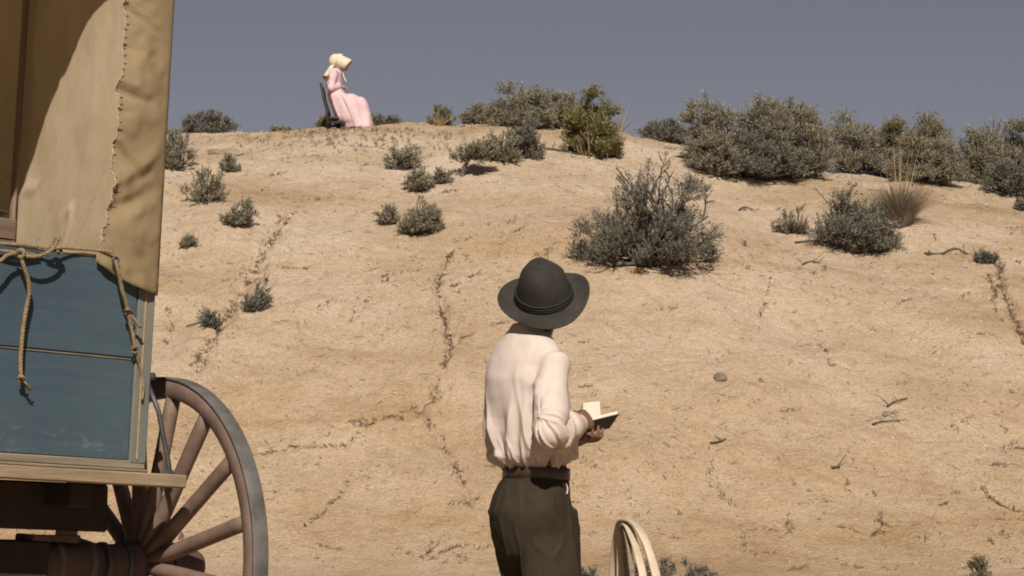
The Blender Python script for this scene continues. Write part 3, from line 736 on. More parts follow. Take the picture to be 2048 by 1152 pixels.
def build_man():
    p = man
    hc, nz, rt = hat_frame(); HEAD_C = hc - nz * .015
    # body: one skin from head to hands and feet
    b = MB()
    hd = Vector((-.62, .66, .36)).normalized()          # where he looks: up the slope, to his left
    b.ball(HEAD_C, (.082, .085, .115), 20, 14)
    b.ball(HEAD_C + Vector((hd.x, hd.y, -.1)) * .03, (.07, .07, .095), 16, 12)
    b.ball(HEAD_C + hd * .092 + Vector((0, 0, -.03)), (.014, .014, .022), 10, 8)     # nose
    sd = hd.cross(Vector((0, 0, 1))).normalized()
    for s in (-1, 1):
        b.ball(HEAD_C + sd * s * .083 - hd * .005 + Vector((0, 0, -.03)), (.014, .02, .03), 10, 8)
    b.tube([HEAD_C + Vector((0, -.01, -.04)), HEAD_C + Vector((-.005, -.02, -.10)), Vector((0, -.05, 1.54))], [.06, .058, .075], 14)
    b.rings([(0, -.0, .93, .12, .085), (0, 0, 1.05, .135, .095), (0, -.03, 1.25, .15, .10), (0, -.05, 1.42, .165, .105), (0, -.05, 1.52, .13, .08)], 20)
    for S, E, W_ in ((SH_R, EL_R, WR_R), (SH_L, EL_L, WR_L)):
        b.tube([S - Vector((S.x * .3, 0, 0)), S, S.lerp(E, .5), E], [.05, .052, .046, .040], 12)
        b.tube([E, E.lerp(W_, .35), E.lerp(W_, .8), W_], [.040, .042, .032, .028], 12)
        b.ball(E, .041)
    for s in (-1, 1):
        fx = .0 if s > 0 else .06
        b.tube([(s * .085, 0, .95), (s * .095, fx * .6, .52), (s * .10, fx * .2 - .02, .10)], [.068, .05, .038], 12)
        b.ball((s * .10, fx * .2 + .05, .05), (.04, .11, .04))
    # right hand closes on the near edge of the page, left hand carries the book from below
    tr = ml(1184, 828, 9.21) - WR_R
    hand(b, WR_R + Vector((.0, .008, .0)), tr, (-.75, .25, -.15), (0, 0, 1), [(28, 62, 45), (30, 60, 42), (32, 62, 40), (36, 66, 42)], 1.0, (.75, .35, .5))
    w2 = ml(1166, 877, 9.275)
    tipc = ml(1191, 880, 9.16)
    hand(b, w2, tipc - w2, ml(1191, 840, 9.16) - tipc, ml(1160, 870, 9.2) - tipc, [(18, 62, 20), (18, 64, 20), (18, 62, 18), (20, 58, 16)], .98, (.2, .9, .25), .16)
    b.tube([WR_L, Vector(w2)], [.028, .025], 10)
    me = b.fused(.0042, 2); link('body', me, M['skin'], p)
    # hair at the nape
    h = MB(); h.ball(HEAD_C - hd * .012 + Vector((0, 0, -.01)), (.088, .088, .095), 18, 12)
    nb = HEAD_C - Vector((hd.x, hd.y, 0)) * .045 + Vector((0, 0, -.075))
    h.ball(nb, (.062, .055, .06), 14, 10); h.ball(nb + Vector((-.02, -.005, -.035)), (.05, .04, .045), 14, 10)
    link('hair', h.fused(.007, 3), M['hair'], p)
    # shirt
    s = MB()
    s.rings([(0, .0, 1.075, .140, .102), (0, 0, 1.100, .148, .108), (0, -.002, 1.112, .172, .132), (0, -.006, 1.135, .190, .150), (0, -.014, 1.19, .198, .160),
             (0, -.030, 1.27, .196, .156), (0, -.047, 1.37, .192, .148), (.003, -.055, 1.44, .188, .140), (.003, -.055, 1.51, .186, .122), (.002, -.053, 1.552, .178, .104), (.0, -.052, 1.580, .160, .092), (.0, -.050, 1.607, .124, .080), (.0, -.045, 1.632, .084, .072), (.0, -.038, 1.662, .067, .066)], 36)
    for S, E, W_, k in ((SH_R, EL_R, WR_R, 1), (SH_L, EL_L, WR_L, -1)):
        d1 = (E - S).normalized()
        s.tube([S - Vector((k * .07, 0, -.012)), S + Vector((k * .012, 0, .0)), S.lerp(E, .35), S.lerp(E, .75), E + d1 * .012], [.058, .069, .071, .072, .060], 16)
        s.ball(E + Vector((0, -.002, .0)), .062, 14, 10)
        dd = (W_ - E).normalized()
        s.tube([E, E.lerp(W_, .3), E.lerp(W_, .62), E.lerp(W_, .82), E.lerp(W_, .90)], [.062, .067, .064, .054, .044], 16)
        s.tube([E.lerp(W_, .88), E.lerp(W_, .91), E.lerp(W_, 1.0), E.lerp(W_, 1.02)], [.040, .043, .042, .038], 16)
    me = s.fused(.0075, 9, 1)
    a, nrm = coords(me)
    d = np.zeros(len(a))
    tA, dA = seg_param(a, SH_R, EL_R); tF, dF = seg_param(a, EL_R, WR_R); tB, dB = seg_param(a, SH_L, EL_L); tG, dG = seg_param(a, EL_L, WR_L)
    arm = np.minimum(np.minimum(dA, dF), np.minimum(dB, dG)); isarm = sst(.115, .085, arm) * (np.abs(a[:, 0]) > .12)
    tor = 1 - isarm
    th = np.arctan2(a[:, 0], -(a[:, 1] + .03)); z = a[:, 2]
    warp = .35 * perlin(z * 3, th * 1.2, 201)
    vf = perlin((th + warp * .5 + z * .35) * 2.5, z * 2.1, 203); vr = 1 - np.abs(perlin((th + warp * .6 + z * .5) * 1.9 + 5, z * 2.6, 205)) * 4.5
    amp = .0005 + .0125 * sst(1.46, 1.20, z)
    d += tor * amp * (vf * 1.5 + .7 * np.clip(vr, -.6, 1))
    low = sst(1.24, 1.10, z)
    d += tor * low * .014 * (perlin(th * 4.5 + warp * 3, z * 9 + th, 207) + .8 * np.clip(1 - np.abs(perlin(th * 3.2 + z * 6, z * 7, 208)) * 5, -.3, 1))
    # folds fanning from the shoulder and the armpit
    xs_ = a[:, 0] * .64 + a[:, 1] * .77; d += tor * .0055 * fbm(xs_ * 9 + z * 3, z * 5 - xs_ * 4, 209, 2) * sst(1.2, 1.35, z) * sst(1.64, 1.55, z)
    d += tor * .0035 * np.clip(1 - np.abs(perlin(xs_ * 10 + z * 2, z * 2.2 - xs_ * 2, 216)) * 6, -.15, 1) * sst(1.52, 1.40, z)
    # sleeves: bunched at the elbow, long drag folds on the upper arm
    ub = np.where(dA < dF, tA * .30, .30 + tF * .30)
    ang = np.arctan2((a - np.array(EL_R)) @ np.array(Vector((.9, -.1, .1)).normalized()), (a - np.array(EL_R)) @ np.array(Vector((0, .8, .6)).normalized()))
    eb = np.exp(-((ub - .36) / .10) ** 2)
    d += isarm * (.019 * eb * perlin(ub * 22 + .8 * np.sin(ang * 1.4), ang * .8, 211) + .015 * eb * np.clip(1 - np.abs(perlin(ub * 16 + np.sin(ang), ang * .9, 212)) * 5, -.2, 1))
    d += isarm * (.008 * perlin(ub * 9 + ang * .9, ang * 1.4 - ub * 4, 213) * (1 - eb) + .003 * perlin(ub * 26, ang * 3, 214))
    a = a + nrm * (d - .002)[:, None]
    # hem pulled under the belt stays tight
    put(me, a); sh = link('shirt', me, M['shirt'], p)
    # trousers
    t = MB()
    t.rings([(0, .0, 1.105, .142, .104), (0, 0, 1.06, .146, .110), (0, -.022, .99, .168, .138), (0, -.034, .92, .178, .152), (0, -.026, .86, .178, .152), (.0, -.010, .80, .174, .150), (.0, .0, .75, .165, .145), (0, .02, .70, .12, .11)], 32)
    for k in (-1, 1):
        fx = .0 if k > 0 else .06
        t.rings([(k * .07, .0, .93, .095, .125), (k * .088, fx * .3, .78, .098, .138), (k * .094, fx * .8, .66, .098, .128), (k * .10, fx, .48, .090, .105), (k * .102, fx * .8 - .01, .30, .082, .09), (k * .104, fx * .5 - .02, .10, .078, .088), (k * .104, fx * .5 - .02, .07, .074, .082)], 24)
    me = t.fused(.0085, 10, 1); a, nrm = coords(me); z = a[:, 2]; th = np.arctan2(a[:, 0], -a[:, 1])
    d = .004 * fbm(th * 1.2 + z * 3, z * 5 - th, 221, 2) + .004 * np.clip(1 - np.abs(perlin(th * 1.2 + z * 5, z * 5 - th, 223)) * 5, -.2, 1) * sst(.3, .6, 1.0 - np.abs(z - .75)) + .002 * perlin(th * 3 + z * 9, z * 9 - th, 225)
    d += .008 * perlin(th * 3, z * 9, 226) * sst(.75, .4, z)
    put(me, a + nrm * (d * sst(1.08, 1.0, z))[:, None]); tr_ = link('trousers', me, M['trousers'], p)
    # pale rim of the pocket
    q = [ml(1128, 962, 9.0), ml(1133, 966, 9.0), ml(1136, 975, 9.0), ml(1135, 986, 9.0), ml(1131, 994, 9.0)]
    # belt
    bt = MB(); n = 64; vs = []; 
    prof = [(-.003, -.024), (.006, -.023), (.007, 0), (.006, .023), (-.003, .024)]
    for i in range(n):
        w = 2 * math.pi * i / n; c_, s_ = math.cos(w), math.sin(w)
        for o, hh in prof: vs.append(((.148 + o) * c_, (.111 + o) * s_, 1.062 + hh + .006 * math.sin(w + 2.3)))
    m = len(prof); fs = [(i * m + k, ((i + 1) % n) * m + k, ((i + 1) % n) * m + (k + 1) % m, i * m + (k + 1) % m) for i in range(n) for k in range(m)]
    bt.add(vs, fs); bt.build('belt', M['belt'], p)
    # boots
    for k in (-1, 1):
        fx = .0 if k > 0 else .03
        bb = MB(); bb.tube([(k * .104, fx - .025, .26), (k * .104, fx - .025, .10), (k * .104, fx - .02, .05)], [.056, .05, .052], 14)
        bb.tube([(k * .104, fx - .075, .045), (k * .106, fx + .03, .05), (k * .11, fx + .13, .042), (k * .112, fx + .185, .035)], 1, 14, flat=[(.044, .036), (.05, .04), (.042, .046), (.028, .032)], up=(0, 0, 1))
        link('boot', bb.fused(.008, 3), M['boot'], p)
    # hat: tipped back on the head
    xa = (rt - nz * rt.dot(nz)).normalized(); ya = nz.cross(xa)
    HM = Matrix((( xa.x, ya.x, nz.x, hc.x), (xa.y, ya.y, nz.y, hc.y), (xa.z, ya.z, nz.z, hc.z), (0, 0, 0, 1)))
    pr = [(.002, .158), (.03, .157), (.055, .150), (.074, .136), (.088, .114), (.097, .082), (.103, .048), (.107, .020), (.110, .008), (.118, .002), (.14, .001), (.16, .002), (.178, .004), (.187, .006), (.188, .0035), (.178, .0), (.15, -.004), (.12, -.005), (.104, -.003), (.100, .01), (.094, .05), (.08, .11), (.05, .140), (.002, .148)]
    ht = MB(); n = 72; vs = []; m = len(pr)
    for r_, h_ in pr:
        for k in range(n):
            w = 2 * math.pi * k / n; c_, s_ = math.cos(w), math.sin(w)
            e = max(0, (r_ - .108) / .08)
            dz = e * e * (.008 * c_ * c_ - .014 * s_ * s_ + .010 * math.sin(2 * w + .7) + .005 * math.sin(3 * w + 1)) + e * .010 * max(0, c_) ** 2
            rx, ry = (1.0, 1.06) if e == 0 else (1.0 - .02 * e, 1.0 + .06)
            if r_ < .108 and h_ > .04: dz -= .004 * math.cos(2 * w) + .007 * math.exp(-((w - 1.0) / .5) ** 2) * min(1, r_ / .06) + .004 * math.sin(3 * w + 40 * h_)
            vs.append(HM @ Vector((r_ * c_ * rx, r_ * s_ * ry, h_ + dz)))
    fs = [(i * n + k, i * n + (k + 1) % n, (i + 1) * n + (k + 1) % n, (i + 1) * n + k) for i in range(m - 1) for k in range(n)]
    ht.add(vs, [f[::-1] for f in fs]); hat = ht.build('hat', M['felt'], p)
    for zz, r0 in ((.010, .113), (.020, .112), (.031, .110)):
        tb = MB(); pts = []
        for st in range(2):
            pts = [HM @ Vector(((r0 + .0022 * math.cos(40 * w + math.pi * st)) * math.cos(w), (r0 * 1.06 + .0022 * math.cos(40 * w + math.pi * st)) * math.sin(w), zz + .0022 * math.sin(40 * w + math.pi * st))) for w in np.linspace(0, 2 * math.pi, 240)]
            tb.tube(pts, .0042, 6)
        tb.build('hat_cord', M['cordblack'], hat)
    # handkerchief edge peeping from the pocket
    pk = MB(); me = tr_.data
    pts = []
    from mathutils.bvhtree import BVHTree
    bv = BVHTree.FromPolygons([v.co.copy() for v in me.vertices], [list(f.vertices) for f in me.polygons])
    o = MAN_I @ Vector((0, 0, CAM_Z))
    for px, py in ((1130, 966), (1133, 972), (1134, 981), (1132, 988)):
        h_ = bv.ray_cast(o, (MAN_I.to_3x3() @ Vector(ray(px, py))).normalized())
        if h_[0] is not None: pts.append(h_[0] + h_[1] * .003)
    if len(pts) > 2: pk.tube(spline(pts, 4), 1, 6, flat=[(.0034, .0016)] * ((len(pts) - 1) * 4 + 1)); pk.build('pocket_edge', M['shirt'], p)
def build_book():
    b = tag(empty('book'), 'small open dark-covered book with cream pages held in the hands of the man', 'book')
    A, B = Vector(at_depth(1181, 843, 9.155)), Vector(at_depth(1238, 829, 9.20))          # near edge of the near cover
    D, C = Vector(at_depth(1170, 866, 9.23)), Vector(at_depth(1219, 857, 9.275))          # spine
    n = (B - A).cross(D - A).normalized()
    if n.y > 0: n = -n               # outward, to the camera and down
    def slab(q0, q1, q2, q3, nn, t): 
        m = MB(); v = [q0, q1, q2, q3]; v2 = [q + nn * t for q in v]
        m.add(v + v2, [(0, 1, 2, 3), (7, 6, 5, 4), (0, 4, 5, 1), (1, 5, 6, 2), (2, 6, 7, 3), (3, 7, 4, 0)]); return m
    slab(A, B, C, D, -n, .004).build('cover', M['cover'], b, False)
    i = lambda a, c, f: a.lerp(c, f)
    slab(i(A, D, .04) - n * .0045, i(B, C, .04) - n * .0045, C - n * .0045, D - n * .0045, -n, .014).build('page_block', M['page'], b, False)
    E, G = Vector(at_depth(1169, 806, 9.285)), Vector(at_depth(1200, 801, 9.31))
    G = E + (C - D).normalized() * (B - A).length * .92
    E2, G2 = Vector(at_depth(1166, 806, 9.285)), Vector(at_depth(1199, 802, 9.31))
    D2, C2 = D - n * .02, D - n * .02 + (G2 - E2) * 1.12
    m2 = (G2 - E2).cross(D2 - E2).normalized()
    if m2.y > 0: m2 = -m2
    slab(E2, G2, C2, D2, -m2, .012).build('page_block', M['page'], b, False)
    slab(E2 - m2 * .0125, G2 - m2 * .0125, C2 - m2 * .0125, D2 - m2 * .0125, -m2, .004).build('cover', M['cover'], b, False)
build_man(); build_book()

# ------------------------------------------------------------------ the woman on the chair
WC = ground_hit(694, 259)
WS = WC[1] / F_PX                                     # metres per picture pixel at her distance
WZ = gz(WC[0], WC[1])
def wq(px, py, dy=0.0): return Vector(((px - 694) * WS, dy, (258 - py) * WS))
woman = empty('person', (WC[0], WC[1], WZ - .01)); tag(woman, 'woman in pale pink dress and cream bonnet seated on the crest', 'person')
def build_woman():
    p = woman
    b = MB()
    hc = wq(678, 124)
    b.ball(hc, (.085, .072, .105), 16, 12); b.ball(hc + Vector((.085, 0, -.02)), (.014, .012, .02), 8, 6)
    b.ball(hc + Vector((.035, 0, -.06)), (.045, .045, .045), 12, 8)
    b.tube([hc + Vector((-.01, 0, -.05)), wq(670, 137), wq(667, 145)], [.05, .045, .06], 12)
    b.tube([wq(667, 145), wq(668, 165), wq(672, 188)], 1, 14, flat=[(.09, .13), (.10, .12), (.11, .15)], up=(1, 0, 0))
    for s in (-1, 1):
        sh, el, wr = wq(668, 144, s * .15), wq(664, 176, s * .20), wq(682, 172, s * .06)
        b.tube([sh, el], [.045, .036], 10); b.tube([el, wr], [.038, .026], 10)
        hand(b, wr, (1, -s * .5, -.15), (0, 0, -1), (0, -s, 0), [(20, 30, 20)] * 4, .9, (.7, .5, .2))
        b.tube([wq(675, 201, s * .09), wq(716, 205, s * .1), wq(722, 228, s * .1), wq(728, 252, s * .1)], [.075, .055, .045, .04], 12)
    link('body', b.fused(.008, 2), M['fair_skin'], p)
    d = MB()
    rows = [(134, 661, 677, .07), (138, 657, 681, .12), (145, 651.5, 684, .165), (155, 650.5, 683, .165), (168, 651.5, 683, .145), (180, 653.5, 687, .14), (185, 653.5, 694, .16), (187, 654, 707, .20), (190, 655, 717, .24), (194, 656, 725, .26), (200, 657.5, 730.5, .275), (209, 660.5, 735, .285), (225, 665.5, 738, .29), (236, 669.5, 741, .29), (243, 676, 743, .285), (249, 686, 745.5, .28), (258, 691, 748, .28)]
    d.rings([((((x0 + x1) / 2) - 694) * WS, 0, (258 - y) * WS, (x1 - x0) / 2 * WS, ry) for y, x0, x1, ry in rows][::-1], 40)
    for s in (-1, 1):
        sh, el, wr = wq(668, 144, s * .15), wq(664, 177, s * .215), wq(680, 172.5, s * .085)
        d.tube([sh + Vector((0, -s * .06, .0)), sh + Vector((0, s * .01, 0)), sh.lerp(el, .4), el], [.06, .072, .066, .052], 14)
        d.ball(el, .054); d.tube([el, el.lerp(wr, .5), wr], [.054, .05, .035], 14)
    me = d.fused(.012, 3, 1); a, nr = coords(me)
    th = np.arctan2(a[:, 1], a[:, 0] - .02); z = a[:, 2]; sk = sst(.72, .5, z)
    xx = a[:, 0]
    pl = perlin(xx * 9 + z * 2.6, z * 1.1 + a[:, 1], 301) * .020 + .022 * np.clip(1 - np.abs(perlin(xx * 6 + z * 2.2, z * .9, 303)) * 4, -.3, 1)
    dd = sk * pl + (1 - sk) * .006 * fbm(a[:, 0] * 12, z * 8, 305, 2)
    put(me, a + nr * dd[:, None]); link('dress', me, M['dress'], p)
    # bonnet: round soft crown, long stiff brim, curtain over the neck and ties
    bn = MB(); c = wq(676, 121); f = (wq(700, 124) - wq(664, 118)).normalized()
    bc = MB(); bc.ball(wq(670, 119), (.105, .10, .115), 20, 14)
    bc.tube([wq(668, 118), wq(676, 120), wq(684, 120.5)], [.10, .125, .125], 20)
    link('bonnet', bc.fused(.010, 4), M['bonnet'], p); bo = p.children[-1]
    bm = MB(); n = 28; vs = []
    for t in np.linspace(0, 1, 8):
        for k in range(n + 1):
            w = R(-140) + R(280) * k / n
            top = wq(675, 104.5).lerp(wq(704, 118), t); bot = wq(672, 133).lerp(wq(688, 139), t)
            cx = (top + bot) / 2; h = (top - bot) / 2
            q = cx + h * math.cos(w) + Vector((0, math.sin(w) * (.125 + .012 * t), 0))
            vs.append(q)
    fs = [(i * (n + 1) + k, i * (n + 1) + k + 1, (i + 1) * (n + 1) + k + 1, (i + 1) * (n + 1) + k) for i in range(7) for k in range(n)]
    bm.add(vs, fs); br = bm.build('brim', M['bonnet'], bo); sm = br.modifiers.new('t', 'SOLIDIFY'); sm.thickness = .008
    cv = MB(); vs = []
    for t in np.linspace(0, 1, 8):
        for k in range(25):
            w = R(95) + R(170) * k / 24
            cpt = wq(670, 129).lerp(wq(662, 147), t); rad = .095 + .075 * t
            vs.append(cpt + Vector((math.cos(w) * (rad * .85), math.sin(w) * (rad + .02), .02 * math.cos(w) * t + .012 * t * math.sin(w * 7) - .03 * t)))
    cv.add(vs, [(i * 25 + k, i * 25 + k + 1, (i + 1) * 25 + k + 1, (i + 1) * 25 + k) for i in range(7) for k in range(24)])
    cu = cv.build('neck_curtain', M['bonnet'], bo); sm = cu.modifiers.new('t', 'SOLIDIFY'); sm.thickness = .006
    tie = MB()
    for s in (-1, 1):
        tie.tube(spline([wq(681, 134, s * .05), wq(685, 140, s * .03), wq(687, 150, s * .025), wq(692, 161, s * .03)], 5), 1, 6, flat=[(.011, .004)] * 16)
    tie.build('tie', M['bonnet'], bo)
    for s in (-1, 1):
        bb = MB(); bb.tube([wq(725, 252, s * .1), wq(738, 255, s * .1), wq(748, 256.5, s * .1)], 1, 10, flat=[(.035, .04), (.03, .042), (.015, .025)], up=(0, 0, 1)); bb.build('boot', M['boot'], p)
    ch = empty('chair', (WC[0], WC[1], WZ - .01)); tag(ch, 'dark wooden ladder-back chair under the seated woman', 'chair')
    for s in (-1, 1):
        MB().tube([wq(642.5, 168, s * .2), wq(649, 200, s * .2), wq(655.5, 222, s * .2), wq(657.5, 259.5, s * .2)], [.018, .021, .024, .022], 8).build('back_post', M['chair'], ch)
        MB().tube([wq(687, 236, s * .19), wq(687, 259, s * .19)], .024, 8).build('leg', M['chair'], ch)
        MB().tube([wq(657, 247, s * .19), wq(687, 248, s * .19)], .018, 6).build('stretcher', M['chair'], ch)
    MB().tube([wq(687, 250, -.19), wq(687, 250, .19)], .018, 6).build('stretcher', M['chair'], ch)
    a0 = wq(656, 234); a1 = wq(688, 234)
    MB().box(a0.x, a1.x, -.20, .20, a0.z - .05, a0.z - .012, .006).build('seat', M['chair'], ch)
    for y0, y1, xx0 in ((169, 178, 644.2), (186, 193, 647.6), (201, 208, 650.8)):
        MB().tube([wq(xx0, (y0 + y1) / 2, -.19), wq(xx0 - 1.5, (y0 + y1) / 2, 0), wq(xx0, (y0 + y1) / 2, .19)], 1, 8, flat=[(.032, .010)] * 3, up=(.1, 0, 1)).build('slat', M['chair'], ch)
build_woman()

# ------------------------------------------------------------------ the bent wooden hoops in the foreground
def build_hoops():
    root = empty('hoop_bundle'); tag(root, 'bundle of pale bent wooden hoops standing on end right of the man', 'hoops')
    q = lambda px, py, y: Vector(at_depth(px, py, y))
    gp = lambda y: 930 + CAM_Z * F_PX / y - 8
    HO = [  # far leg up over the apex and down the near leg: points (x, y, depth), half width, half thickness
        ([(1214, gp(9.98), 9.98), (1219, 1300, 9.95), (1227, 1152, 9.86), (1233, 1085, 9.78), (1239, 1052, 9.70), (1250, 1041, 9.62), (1266, 1046, 9.55), (1283, 1068, 9.48), (1298, 1103, 9.42), (1312, 1152, 9.35), (1327, 1230, 9.27), (1336, 1320, 9.20), (1338, gp(9.16), 9.16)], .019, .007),
        ([(1236, gp(9.92), 9.92), (1238, 1300, 9.88), (1241, 1152, 9.80), (1241, 1090, 9.74), (1243, 1060, 9.68), (1249, 1049, 9.62), (1258, 1058, 9.56), (1268, 1084, 9.50), (1277, 1116, 9.45), (1286, 1156, 9.40), (1300, 1270, 9.32), (1306, gp(9.28), 9.28)], .016, .006),
        ([(1262, gp(9.86), 9.86), (1258, 1300, 9.82), (1254, 1152, 9.76), (1249, 1090, 9.71), (1246, 1064, 9.66), (1249, 1054, 9.62), (1253, 1066, 9.58), (1257, 1090, 9.54), (1261, 1120, 9.50), (1265, 1156, 9.46), (1276, 1290, 9.40), (1282, gp(9.36), 9.36)], .011, .006),
    ]
    for k, (pts, a, b_) in enumerate(HO):
        P = spline([q(*p_) for p_ in pts], 6); n = len(P)
        MB().tube(P, 1, 12, flat=[(a * (1 + .06 * math.sin(i_ * .5 + k)), b_) for i_ in range(n)], up=(1, 0, 0), sq=.3).build('hoop', M['straw_wood'] if k < 2 else M['grey_wood'], root)
    c = q(1249, 1046, 9.62)
    MB().lathe([(.011, -.012), (.017, -.012), (.018, 0), (.017, .012), (.011, .012)], 14, Matrix.Translation(c) @ Matrix.Rotation(R(80), 4, 'Y'), True).build('binding', M['rope'], root)
build_hoops()

# ------------------------------------------------------------------ shrubs
def rnd_dir(rs, up, spread):
    a = rs.uniform(0, 2 * np.pi); z = rs.uniform(up, 1); q = math.sqrt(max(0, 1 - z * z)); return np.array([q * math.cos(a), q * math.sin(a), z])
class LeafBag:
    def __init__(s): s.v = []; s.n = 0
    def spikes(s, P, D, L, Wd, rs):
        """thin two-faced blades: P base, D direction, L length, Wd width"""
        P = np.asarray(P); D = np.asarray(D); n = len(P)
        side = np.cross(D, rs.normal(size=(n, 3))); side /= np.linalg.norm(side, axis=1)[:, None] + 1e-9
        Lc = np.asarray(L).reshape(-1, 1); Wc = np.asarray(Wd).reshape(-1, 1)
        v = np.stack([P, P + D * Lc * .55 + side * Wc * .5, P + D * Lc, P + D * Lc * .5 - side * Wc * .5], 1)
        s.v.append(v.reshape(-1, 3)); s.n += n
    def build(s, name, m, parent):
        if not s.n: return None
        v = np.concatenate(s.v); k = len(v) // 4
        me = bpy.data.meshes.new(name); me.vertices.add(len(v)); me.vertices.foreach_set('co', v.ravel())
        me.loops.add(k * 4); me.loops.foreach_set('vertex_index', np.arange(k * 4, dtype=np.int32))
        me.polygons.add(k); me.polygons.foreach_set('loop_start', np.arange(0, k * 4, 4, dtype=np.int32)); me.polygons.foreach_set('loop_total', np.full(k, 4, dtype=np.int32))
        me.update(calc_edges=True); o = link(name, me, m, parent, False); return o
def unit(v): return v / (np.linalg.norm(v, axis=-1, keepdims=True) + 1e-9)
def shrub(name, base, w, h, seed, label, cat='shrub', leaf='sage', wood='twig', dense=1.0, woody=0.0, flat=0.0, group='sagebrush on the hillside', lobes=None, leaf_l=.055, lean=0.0, trunk=0.0, low=.05):
    """branching desert shrub: woody stems and sprays of small leaves filling an uneven dome"""
    rs = np.random.RandomState(seed); rad = w / 2
    root = empty(name, base); tag(root, label, cat, group)
    st = MB(); lf = LeafBag()
    n1 = int(max(4, round((6 + 9 * min(w, 2.4)) * (.8 + .4 * dense))))
    b0 = np.array([0, 0, -.03]); trunk_top = np.array([lean * .5, 0, trunk])
    if trunk: st.tube(spline([(0, 0, -.05), (lean * .1, 0, trunk * .4), tuple(trunk_top)], 4), [.05 * h ** .5 * (1 - .05 * i) for i in range(9)], 7)
    area = w * h
    n_spray = int(min(3200, max(30, 620 * area ** .85 * dense)) * (.45 if w < .95 else 1))
    per = max(1, int(round(n_spray / n1)))
    for i in range(n1):
        az = 2 * np.pi * (i + rs.uniform(-.4, .4)) / n1; el = rs.uniform(low, 1.0) ** .8 if i % 3 else rs.uniform(.02, .35)
        q = np.array([math.cos(az) * math.sqrt(1 - el * el * .9), math.sin(az) * math.sqrt(1 - el * el * .9), el])
        rr = rs.uniform(.72, 1.04)
        tip = np.array([q[0] * rad, q[1] * rad * .85, q[2] * (h - trunk) * .92]) * rr + trunk_top + np.array([lean * q[2], 0, 0])
        s0 = trunk_top if trunk else b0 + np.array([rs.normal() * .06 * w, rs.normal() * .06 * w, 0])
        mid = s0 * .45 + tip * .55 + np.array([rs.normal() * .07 * w, rs.normal() * .07 * w, -.06 * h + rs.normal() * .05 * h])
        P = np.array(spline([s0, s0 * .8 + mid * .2 + np.array([0, 0, .03 * h]), mid, tip], 5))
        r0 = (.010 + .012 * w) * rs.uniform(.6, 1.1) * (1 + woody * .6)
        st.tube(P, [r0 * (1 - .85 * t) + .002 for t in np.linspace(0, 1, len(P))], 5)
        nb = max(3, int(per / 7))
        for j in range(nb):
            t = rs.uniform(.30, 1.0); k = min(int(t * (len(P) - 1)), len(P) - 2); p0 = P[k]
            d = unit((P[k + 1] - P[k]) + rs.normal(size=3) * .06 * w ** .3 * np.array([1, 1, .7]) * 0 + unit(rs.normal(size=3)) * np.linalg.norm(P[k + 1] - P[k]) * 1.1 + np.array([0, 0, .35]) * np.linalg.norm(P[k + 1] - P[k]))
            ln = (.12 + .16 * rs.uniform()) * (min(w, h * 1.6)) * (1.15 - .4 * t)
            e = p0 + d * ln + np.array([0, 0, .12 * ln])
            B = np.array(spline([p0, p0 * .5 + e * .5 + rs.normal(size=3) * .05 * ln, e], 4))
            if e[2] < .01: continue
            st.tube(B, [max(.0022, r0 * .38 * (1 - .75 * q_)) for q_ in np.linspace(0, 1, len(B))], 4)
            # sprays
            m = max(3, int(7 * (1 - .45 * woody)))
            for s_ in range(m):
                u = rs.uniform(.25, 1.05); kk = min(int(u * (len(B) - 1)), len(B) - 2)
                c = B[kk] + (B[kk + 1] - B[kk]) * rs.uniform()
                dd = unit(d * .8 + unit(rs.normal(size=3)) * .85 + np.array([0, 0, .5])); sl = (.05 + .07 * rs.uniform()) * min(1.25, .55 + .45 * w)
                if woody and rs.uniform() < woody: 
                    st.tube([c, c + dd * sl * .6 + rs.normal(size=3) * .01, c + dd * sl * 1.4], [.0042, .0035, .002], 3)
                    if rs.uniform() < .45: continue
                nl = int(rs.uniform(7, 12) * (1 - .35 * woody))
                tt = rs.uniform(.1, 1, nl)[:, None]; Pp = c + dd * sl * tt + rs.normal(size=(nl, 3)) * .008
                Dd = unit(dd * .75 + unit(rs.normal(size=(nl, 3))) * .75 + np.array([0, 0, .25]))
                lf.spikes(Pp, Dd, leaf_l * rs.uniform(.6, 1.25, nl), leaf_l * .21 * rs.uniform(.7, 1.3, nl), rs)
    # the outer mass: rounded lumps of sprays over the dome
    small = w < .95 and h < .85
    nl_ = int(n1 * (1.6 if not woody else 1.5))
    if small:
        nl_ = int(nl_ * .35 * max(0, dense - .75) / .5)
        for i in range(int((24 + 36 * w) * (.12 + .9 * dense))):
            az = rs.uniform(0, 2 * np.pi); el = rs.uniform(max(.06, low), 1); cr = math.sqrt(max(0, 1 - el * el))
            tip = np.array([math.cos(az) * cr * rad, math.sin(az) * cr * rad * .85, el * (h - trunk)]) * rs.uniform(.6, 1.1) + np.array([lean * el, 0, 0]) + trunk_top
            bs = trunk_top + np.array([rs.normal() * .05 * w, rs.normal() * .05 * w, 0]); md = bs * .4 + tip * .6 + np.array([0, 0, -.07 * h]) + rs.normal(size=3) * .03 * w
            WP = np.array(spline([bs, md, tip], 5)); st.tube(WP, [.0075 * (1 - .8 * q_) + .002 for q_ in np.linspace(0, 1, len(WP))], 4)
            nn = int(np.linalg.norm(tip - bs) * 85 * dense) + 6; u = rs.uniform(.28, 1.0, nn) ** .8 * (len(WP) - 1.001); ii = u.astype(int); fr = (u - ii)[:, None]
            pp = WP[ii] * (1 - fr) + WP[ii + 1] * fr; tg = unit(WP[ii + 1] - WP[ii])
            DD = unit(tg * .9 + unit(rs.normal(size=(nn, 3))) * .75 + [0, 0, .15])
            lf.spikes(pp, DD, leaf_l * rs.uniform(.5, 1.15, nn), leaf_l * .20 * rs.uniform(.7, 1.3, nn), rs)
